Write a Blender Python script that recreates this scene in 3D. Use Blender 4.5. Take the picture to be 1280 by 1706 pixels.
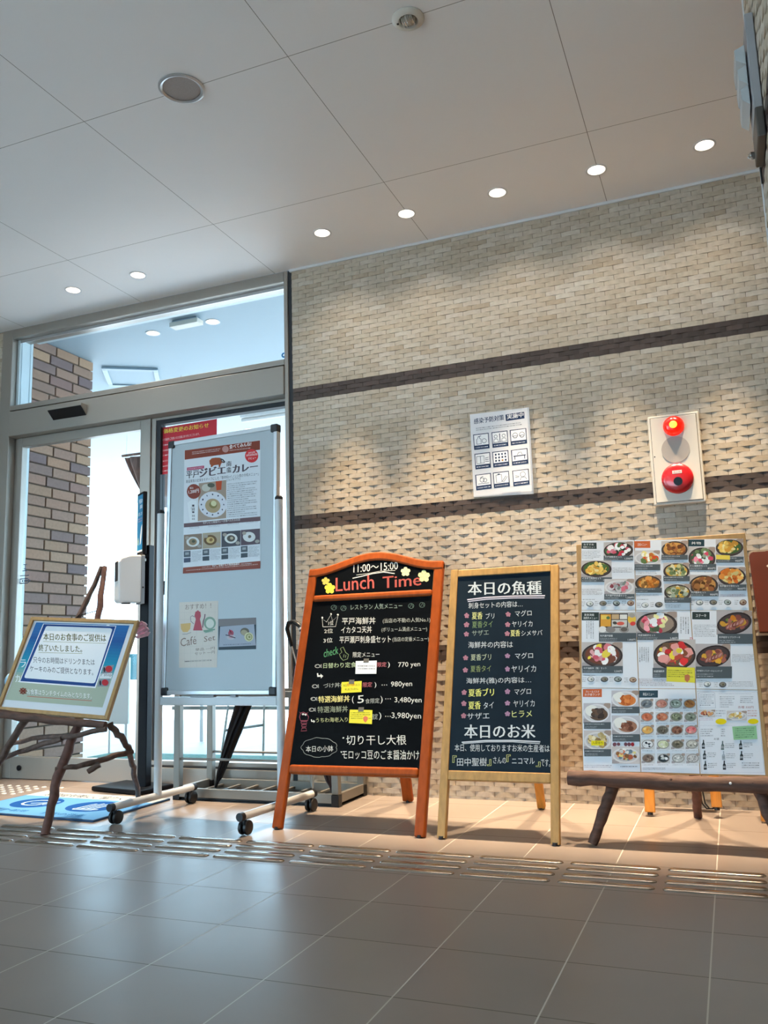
import bpy, bmesh, math, random, json
from mathutils import Vector, Matrix
R = math.radians
PI = math.pi
for o in list(bpy.data.objects): bpy.data.objects.remove(o)
S = bpy.context.scene
COL = S.collection
random.seed(7)
# ------------------------------------------------------------------ camera, world, sun, exposure
cam = bpy.data.cameras.new('camera'); cam_o = bpy.data.objects.new('camera', cam); COL.objects.link(cam_o)
cam.sensor_fit = 'HORIZONTAL'; cam.sensor_width = 36; cam.lens = 36*1412.63/1280; cam.clip_start = .02
_r, _u, _f = (0.926332,0.375589,-0.029035), (0.085667,-0.134975,0.987139), (-0.366839,0.916905,0.157207)
cam_o.matrix_world = Matrix(((_r[0],_u[0],-_f[0],2.09464),(_r[1],_u[1],-_f[1],-3.9563),(_r[2],_u[2],-_f[2],.7114),(0,0,0,1)))
S.camera = cam_o
WORLD_STRENGTH = 5.8
LAMP_W = 265
SPILL_W = 7
EXPOSURE = 0.74
w = bpy.data.worlds.new('daylight'); S.world = w; w.use_nodes = True
bg = w.node_tree.nodes['Background']; bg.inputs[0].default_value = (.55,.80,1,1); bg.inputs[1].default_value = WORLD_STRENGTH
sun = bpy.data.lights.new('sun','SUN'); sun.energy = 14; sun.angle = R(1); sun.color = (1,.96,.9)
sun_o = bpy.data.objects.new('sun', sun); COL.objects.link(sun_o); sun_o.location = (-6,12,8)
sun_o.rotation_euler = Vector((-.2,-.6,-1)).to_track_quat('-Z','Y').to_euler()
S.view_settings.view_transform = 'Standard'; S.view_settings.look = 'None'; S.view_settings.gamma = 1
S.view_settings.use_curve_mapping = False; S.view_settings.exposure = EXPOSURE
S.cycles.max_bounces = 10; S.cycles.transparent_max_bounces = 16
# ------------------------------------------------------------------ helpers
def lin(c):
    if isinstance(c,str): c = tuple(int(c[i:i+2],16)/255 for i in (0,2,4))
    return tuple(x/12.92 if x <= .04045 else ((x+.055)/1.055)**2.4 for x in c)
def link(nt,a,b): nt.links.new(a,b)
def mat(name, col, rough=.5, metal=0, emit=None, es=1, noise=0, nscale=20, bump=0, spec=.5, stretch=None, coat=0):
    m = bpy.data.materials.new(name); m.use_nodes = True; nt = m.node_tree; b = nt.nodes['Principled BSDF']
    c = lin(col); b.inputs['Base Color'].default_value = (*c,1); b.inputs['Roughness'].default_value = rough
    b.inputs['Metallic'].default_value = metal; b.inputs['Specular IOR Level'].default_value = spec
    b.inputs['Coat Weight'].default_value = coat
    if emit: b.inputs['Emission Color'].default_value = (*lin(emit),1); b.inputs['Emission Strength'].default_value = es
    if noise or bump:
        tc = nt.nodes.new('ShaderNodeTexCoord'); mp = nt.nodes.new('ShaderNodeMapping'); n = nt.nodes.new('ShaderNodeTexNoise')
        link(nt,tc.outputs['Object'],mp.inputs['Vector']); link(nt,mp.outputs[0],n.inputs['Vector'])
        n.inputs['Scale'].default_value = nscale; n.inputs['Detail'].default_value = 5
        if stretch: mp.inputs['Scale'].default_value = stretch
        if noise:
            r = nt.nodes.new('ShaderNodeValToRGB'); r.color_ramp.elements[0].position = .3; r.color_ramp.elements[1].position = .7
            r.color_ramp.elements[0].color = (*[x*(1-noise) for x in c],1); r.color_ramp.elements[1].color = (*[min(1,x*(1+noise)) for x in c],1)
            link(nt,n.outputs['Fac'],r.inputs[0]); link(nt,r.outputs[0],b.inputs['Base Color'])
        if bump:
            bp = nt.nodes.new('ShaderNodeBump'); bp.inputs['Strength'].default_value = bump; bp.inputs['Distance'].default_value = .004
            link(nt,n.outputs['Fac'],bp.inputs['Height']); link(nt,bp.outputs[0],b.inputs['Normal'])
    return m
def brickmat(name, cols, rough=.75, nscale=60):
    m = bpy.data.materials.new(name); m.use_nodes = True; nt = m.node_tree; b = nt.nodes['Principled BSDF']
    g = nt.nodes.new('ShaderNodeNewGeometry'); r = nt.nodes.new('ShaderNodeValToRGB'); cr = r.color_ramp
    while len(cr.elements) < len(cols): cr.elements.new(.5)
    for i,c in enumerate(cols): cr.elements[i].position = i/(len(cols)-1); cr.elements[i].color = (*lin(c),1)
    link(nt,g.outputs['Random Per Island'],r.inputs[0])
    tc = nt.nodes.new('ShaderNodeTexCoord'); n = nt.nodes.new('ShaderNodeTexNoise'); n.inputs['Scale'].default_value = nscale; n.inputs['Detail'].default_value = 4
    link(nt,tc.outputs['Object'],n.inputs['Vector'])
    mx = nt.nodes.new('ShaderNodeMix'); mx.data_type = 'RGBA'; mx.blend_type = 'OVERLAY'; mx.inputs[0].default_value = .25
    link(nt,r.outputs[0],mx.inputs[6]); link(nt,n.outputs['Fac'],mx.inputs[7]); link(nt,mx.outputs[2],b.inputs['Base Color'])
    bp = nt.nodes.new('ShaderNodeBump'); bp.inputs['Strength'].default_value = .15; bp.inputs['Distance'].default_value = .002
    link(nt,n.outputs['Fac'],bp.inputs['Height']); link(nt,bp.outputs[0],b.inputs['Normal'])
    b.inputs['Roughness'].default_value = rough
    return m
def attrmat(name, rough=.5, spec=.3, coat=0):
    m = bpy.data.materials.new(name); m.use_nodes = True; nt = m.node_tree; b = nt.nodes['Principled BSDF']
    a = nt.nodes.new('ShaderNodeAttribute'); a.attribute_name = 'col'; link(nt,a.outputs['Color'],b.inputs['Base Color'])
    b.inputs['Roughness'].default_value = rough; b.inputs['Specular IOR Level'].default_value = spec; b.inputs['Coat Weight'].default_value = coat
    b.inputs['Coat Roughness'].default_value = .12
    return m
def glassmat(name, tint=(.93,.97,.98), refl=.06):
    m = bpy.data.materials.new(name); m.use_nodes = True; nt = m.node_tree; nt.nodes.clear()
    o = nt.nodes.new('ShaderNodeOutputMaterial'); t = nt.nodes.new('ShaderNodeBsdfTransparent'); g = nt.nodes.new('ShaderNodeBsdfGlossy')
    t.inputs[0].default_value = (*tint,1); g.inputs['Roughness'].default_value = .01
    lw = nt.nodes.new('ShaderNodeLayerWeight'); lw.inputs['Blend'].default_value = .5
    pw = nt.nodes.new('ShaderNodeMath'); pw.operation = 'POWER'; link(nt,lw.outputs['Facing'],pw.inputs[0]); pw.inputs[1].default_value = 5
    ad = nt.nodes.new('ShaderNodeMath'); ad.operation = 'MULTIPLY_ADD'; link(nt,pw.outputs[0],ad.inputs[0]); ad.inputs[1].default_value = .9; ad.inputs[2].default_value = refl*.4
    mx = nt.nodes.new('ShaderNodeMixShader'); link(nt,ad.outputs[0],mx.inputs[0]); link(nt,t.outputs[0],mx.inputs[1]); link(nt,g.outputs[0],mx.inputs[2]); link(nt,mx.outputs[0],o.inputs[0])
    return m
class MB:
    def __init__(s): s.v=[]; s.f=[]; s.mi=[]; s.c=[]
    def add(s, vs, fs, mi=0, col=None):
        k=len(s.v); s.v += [tuple(v) for v in vs]
        for f in fs: s.f.append(tuple(i+k for i in f)); s.mi.append(mi); s.c.append(col)
    def box(s, x0,y0,z0,x1,y1,z1, M=None, mi=0):
        vs=[Vector(p) for p in ((x0,y0,z0),(x1,y0,z0),(x1,y1,z0),(x0,y1,z0),(x0,y0,z1),(x1,y0,z1),(x1,y1,z1),(x0,y1,z1))]
        if M: vs=[M@v for v in vs]
        s.add(vs,[(0,3,2,1),(4,5,6,7),(0,1,5,4),(1,2,6,5),(2,3,7,6),(3,0,4,7)],mi); return s
    def prism(s, pts, a, b, mi=0, M=None, axis='y'):
        n=len(pts)
        mk={'y':lambda p,d:Vector((p[0],d,p[1])),'z':lambda p,d:Vector((p[0],p[1],d)),'x':lambda p,d:Vector((d,p[0],p[1]))}[axis]
        vs=[mk(p,a) for p in pts]+[mk(p,b) for p in pts]
        if M: vs=[M@v for v in vs]
        s.add(vs,[tuple(range(n))[::-1],tuple(range(n,2*n))]+[(i,(i+1)%n,n+(i+1)%n,n+i) for i in range(n)],mi); return s
    def tube(s, pts, rad, n=10, caps=True, mi=0):
        pts=[Vector(p) for p in pts]; rad=rad if isinstance(rad,(list,tuple)) else [rad]*len(pts)
        k=len(s.v); prev=None
        for i,p in enumerate(pts):
            d=(pts[min(i+1,len(pts)-1)]-pts[max(i-1,0)]).normalized()
            if prev is None: a=d.orthogonal().normalized()
            else: a=(prev-d*prev.dot(d)).normalized()
            prev=a; b=d.cross(a)
            for j in range(n):
                t=2*PI*j/n; s.v.append(tuple(p+(a*math.cos(t)+b*math.sin(t))*rad[i]))
        for i in range(len(pts)-1):
            for j in range(n):
                s.f.append((k+i*n+j,k+i*n+(j+1)%n,k+(i+1)*n+(j+1)%n,k+(i+1)*n+j)); s.mi.append(mi); s.c.append(None)
        if caps:
            s.f.append(tuple(k+j for j in range(n))[::-1]); s.f.append(tuple(k+(len(pts)-1)*n+j for j in range(n))); s.mi+=[mi,mi]; s.c+=[None,None]
        return s
    def lathe(s, prof, M=None, n=24, mi=0, cap=True):
        # prof: list of (r, z); axis is local Z of M
        k=len(s.v); M=M or Matrix()
        for r,z in prof:
            for j in range(n): t=2*PI*j/n; s.v.append(tuple(M@Vector((r*math.cos(t),r*math.sin(t),z))))
        for i in range(len(prof)-1):
            for j in range(n): s.f.append((k+i*n+j,k+i*n+(j+1)%n,k+(i+1)*n+(j+1)%n,k+(i+1)*n+j)); s.mi.append(mi); s.c.append(None)
        if cap:
            s.f.append(tuple(k+j for j in range(n))[::-1]); s.f.append(tuple(k+(len(prof)-1)*n+j for j in range(n))); s.mi+=[mi,mi]; s.c+=[None,None]
        return s
    def build(s, name, mats, parent=None, smooth=False, bevel=0, seg=2, fixn=True):
        me=bpy.data.meshes.new(name); off=Vector((0,0,0))
        p=parent
        if p is not None:
            while p.parent: p=p.parent
            off=Vector(p.location)
        me.from_pydata([tuple(Vector(v)-off) for v in s.v],[],s.f)
        for m in (mats if isinstance(mats,(list,tuple)) else [mats]): me.materials.append(m)
        for i,p_ in enumerate(me.polygons): p_.material_index=s.mi[i]; p_.use_smooth=smooth
        if any(c is not None for c in s.c):
            at=me.color_attributes.new('col','FLOAT_COLOR','CORNER')
            for p_ in me.polygons:
                c=s.c[p_.index] or (1,1,1)
                for li in p_.loop_indices: at.data[li].color=(*c,1)
        elif fixn:
            b=bmesh.new(); b.from_mesh(me); bmesh.ops.recalc_face_normals(b,faces=b.faces); b.to_mesh(me); b.free()
        o=bpy.data.objects.new(name,me); COL.objects.link(o)
        if parent is not None: o.parent=parent
        if bevel:
            md=o.modifiers.new('bevel','BEVEL'); md.width=bevel; md.segments=seg; md.limit_method='ANGLE'; md.angle_limit=R(40)
        if smooth:
            try: me.set_sharp_from_angle(angle=R(40))
            except Exception: pass
        return o
def thing(name, loc, label, cat, group=None):
    o=bpy.data.objects.new(name,None); COL.objects.link(o); o.location=loc; o.empty_display_size=.05
    return tag(o,label,cat,group)
def tag(o,label,cat,group=None,kind=None):
    o['label']=label; o['category']=cat
    if group: o['group']=group
    if kind: o['kind']=kind
    return o
def struct(o,label=None,cat=None):
    o['kind']='structure'
    if label: o['label']=label
    if cat: o['category']=cat
    return o
def copy_tree(o, parent=None):
    c=o.copy(); COL.objects.link(c); c.parent=parent
    for ch in o.children: copy_tree(ch,c)
    return c
def frame(x0,y0,rot,tilt,z0=0):
    """local (s along width, n out of the front face, r up the slope) -> world"""
    a=Vector((1,0,0)); b=Vector((0,math.sin(tilt),math.cos(tilt))); n=Vector((0,math.cos(tilt),-math.sin(tilt)))
    Rz=Matrix.Rotation(rot,3,'Z'); a,b,n=Rz@a,Rz@b,Rz@n
    return Matrix(((a.x,n.x,b.x,x0),(a.y,n.y,b.y,y0),(a.z,n.z,b.z,z0),(0,0,0,1)))   # local y points INTO the board (away from viewer)
_tc={}
def textgeo(body):
    if body in _tc: return _tc[body]
    c=bpy.data.curves.new('t','FONT'); c.body=body; c.size=1; c.resolution_u=2
    o=bpy.data.objects.new('t',c); COL.objects.link(o)
    dg=bpy.context.evaluated_depsgraph_get(); e=o.evaluated_get(dg); me=e.to_mesh()
    vs=[(v.co.x,v.co.y) for v in me.vertices]; fs=[tuple(p.vertices) for p in me.polygons]
    e.to_mesh_clear(); bpy.data.objects.remove(o); bpy.data.curves.remove(c)
    x0=min(v[0] for v in vs);x1=max(v[0] for v in vs);y0=min(v[1] for v in vs);y1=max(v[1] for v in vs)
    r=([((x-x0)/(x1-x0),(y-y0)/(y1-y0)) for x,y in vs],fs); _tc[body]=r; return r
class Canvas:
    """printed or chalked marks on a flat sheet: coloured polygons laid in thin layers on the plane of M"""
    def __init__(s,M,base=.0006,step=.000008): s.M=M; s.mb=MB(); s.d=base; s.st=step
    def poly(s,pts,col,faces=None):
        s.d+=s.st; c=lin(col) if isinstance(col,str) else col
        s.mb.add([s.M@Vector((x,-s.d,r)) for x,r in pts],faces or [tuple(range(len(pts)))],0,c)
    def aff(s,a,b,c,u,v): return (a[0]+(b[0]-a[0])*u+(c[0]-a[0])*v, a[1]+(b[1]-a[1])*u+(c[1]-a[1])*v)
    def text(s,body,a,b,c,col,bold=0):
        vs,fs=textgeo(body); L=math.hypot(b[0]-a[0],b[1]-a[1]); n=max(1,len(body)); dx=.022/n*(1.4 if bold>1 else 1)
        for k in range((0,3,5)[bold] or 1):
            s.poly([s.aff(a,b,c,u+(k-((0,3,5)[bold] or 1)//2)*dx,v) for u,v in vs],col,fs)
            if bold: s.d-=s.st*.5
        s.d+=s.st
    def line(s,pts,wd,col,closed=0):
        if closed: pts=list(pts)+[pts[0]]
        vs=[];fs=[]
        for i,p in enumerate(pts):
            p0=pts[max(i-1,0)];p1=pts[min(i+1,len(pts)-1)]; dx,dy=p1[0]-p0[0],p1[1]-p0[1]; l=math.hypot(dx,dy) or 1; nx,ny=-dy/l*wd/2,dx/l*wd/2
            vs+=[(p[0]+nx,p[1]+ny),(p[0]-nx,p[1]-ny)]
            if i: fs.append((2*i-2,2*i-1,2*i+1,2*i))
        s.poly(vs,col,fs)
    def ell(s,c,a,b,col,n=20): s.poly([(c[0]+(a[0]-c[0])*math.cos(t)+(b[0]-c[0])*math.sin(t),c[1]+(a[1]-c[1])*math.cos(t)+(b[1]-c[1])*math.sin(t)) for t in (2*PI*k/n for k in range(n))],col)
    def star(s,c,a,b,n,col):
        vs=[];fs=[]
        for k in range(n):      # a flower of n round petals
            t0=2*PI*k/n+PI/2
            for q in ((0,0),(.62,.42),(.95,.25),(1,0),(.95,-.25),(.62,-.42)):
                u=q[0]*math.cos(t0)-q[1]*math.sin(t0);v=q[0]*math.sin(t0)+q[1]*math.cos(t0)
                vs.append((c[0]+(a[0]-c[0])*u+(b[0]-c[0])*v,c[1]+(a[1]-c[1])*u+(b[1]-c[1])*v))
            fs.append(tuple(range(6*k,6*k+6)))
        s.poly(vs,col,fs)
    def fine(s,a,b,c,n,col,vert=0):
        rnd=random.Random(int(a[0]*9e4)+int(a[1]*7e4)); vs=[];fs=[]
        for i in range(n):
            u=0.; end=1-(rnd.random()*.45 if i%3==2 else rnd.random()*.08)
            W=math.hypot(b[0]-a[0],b[1]-a[1]) if not vert else math.hypot(c[0]-a[0],c[1]-a[1])
            H=(math.hypot(c[0]-a[0],c[1]-a[1]) if not vert else W0(a,b))/n*.6; cw=max(H*.8/max(W,1e-6),.006)
            while u<end:
                w_=cw*(.5+.4*rnd.random())
                for (q0,q1) in ((.2,.34),(.52,.64),(.78,.86)) if rnd.random()<.75 else ((.25,.8),):
                    v0,v1=(i+q0*.75+.1)/n,(i+q1*.75+.1)/n; k=len(vs); pts=((u,v0),(min(u+w_,1),v0),(min(u+w_,1),v1),(u,v1))
                    if vert: pts=tuple((1-v,u_) for u_,v in pts)
                    vs+=[s.aff(a,b,c,*p) for p in pts]; fs.append((k,k+1,k+2,k+3))
                u+=cw*1.12
        s.poly(vs,col,fs)
    def food(s,a,b,c,kind,pal,seed):
        rnd=random.Random(seed); pal=pal.split(); A=lambda u,v:s.aff(a,b,c,u,v)
        asp=math.hypot(b[0]-a[0],b[1]-a[1])/math.hypot(c[0]-a[0],c[1]-a[1])
        def E(u,v,ru,rv,col,n=18,rot=0,wob=0):
            pts=[]
            for k in range(n):
                t=2*PI*k/n; q=1+wob*(rnd.random()-.5); x,y=ru*q*math.cos(t),rv*q*math.sin(t)
                pu,pv=u+x*math.cos(rot)-y*math.sin(rot)/asp, v+x*math.sin(rot)*asp+y*math.cos(rot)
                pts.append(A(min(max(pu,0),1),min(max(pv,0),1)))
            s.poly(pts,col)
        back={'bowl':'c4bcb8','plate':'d0c8c4','steak':'b8b0b0','curry':'c4c0c4','mini':'d4d4d4'}[kind]
        s.poly([A(0,0),A(1,0),A(1,1),A(0,1)],back)
        if rnd.random()<.8: E(.88,.12,.14,.16,'a89488',12)
        E(.08,.9,.2,.14,'aaa2a2',12)
        if kind=='bowl': E(.5,.5,.5,.47,'3c3432',26); E(.5,.5,.46,.42,'544844',26); E(.5,.47,.42,.37,pal[-1],24); ru,rv,n,cy=.36,.31,34,.46
        elif kind=='plate': E(.5,.52,.49,.44,'e2dedc',26); E(.5,.52,.42,.36,'c8c4c4',24); ru,rv,n,cy=.34,.28,30,.5
        elif kind=='steak': E(.5,.52,.5,.44,'342c2c',26,-.3); E(.5,.52,.45,.38,'4c4040',24,-.3); ru,rv,n,cy=.36,.26,26,.5
        elif kind=='curry':
            E(.48,.5,.48,.46,'e4e2e4',26); E(.48,.5,.42,.39,'d2d0d0',24); E(.56,.56,.34,.3,pal[-1],22); E(.32,.4,.26,.28,'f0eee6',18,.4,.15); ru,rv,n,cy=.2,.18,22,.52
        else: E(.5,.5,.46,.44,'8c8884',18); E(.5,.5,.4,.37,pal[0],16); ru,rv,n,cy=.3,.26,12,.5
        for k in range(n):
            t=rnd.random()*2*PI; q=math.sqrt(rnd.random()); cx_=.5+(.06 if kind=='curry' else 0)
            u,v=cx_+ru*q*math.cos(t),cy+rv*q*math.sin(t); sz=.05+.07*rnd.random()
            col=lin(pal[k%len(pal)]); f=.8+.45*rnd.random(); col=tuple(min(1,x*f) for x in col)
            E(u,v,sz,sz*(.6+.6*rnd.random())*min(asp,1.6),col,9,rnd.random()*3,.35)
        if kind=='steak':
            for k in range(5): E(.34+.09*k,.66-.05*k,.07,.15,lin(pal[k%3]),10,.7,.2); E(.345+.09*k,.655-.05*k,.03,.11,lin('c09088'),8,.7,.2)
        if kind=='bowl':
            for k in range(3): E(.3+.2*rnd.random()*2,.35+.25*rnd.random(),.075,.08,lin(pal[(k*2)%len(pal)]),12,0,.1)
    def play(s,items):
        for it in items:
            k=it[0]
            if k=='t': s.text(*it[1:])
            elif k=='p': s.poly(it[1],it[2])
            elif k=='l': s.line(*it[1:])
            elif k=='e': s.ell(*it[1:])
            elif k=='s': s.star(*it[1:])
            elif k=='g': s.fine(*it[1:])
            elif k=='f': s.food(*it[1:])
    def build(s,name,m,parent): return s.mb.build(name,m,parent)
def W0(a,b): return math.hypot(b[0]-a[0],b[1]-a[1])
FLOOR='8c8078'; CEIL='eeeeee'; TILES=['bcb2a0','b0a28e','c2b8aa','b5a792','beb4a4','ac9c86','c4bcae']
LAMP_COL=(1,.76,.50); SPILL_COL=(1,.88,.74); LAMP_ANG=36; LAMP_BLEND=.7
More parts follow.
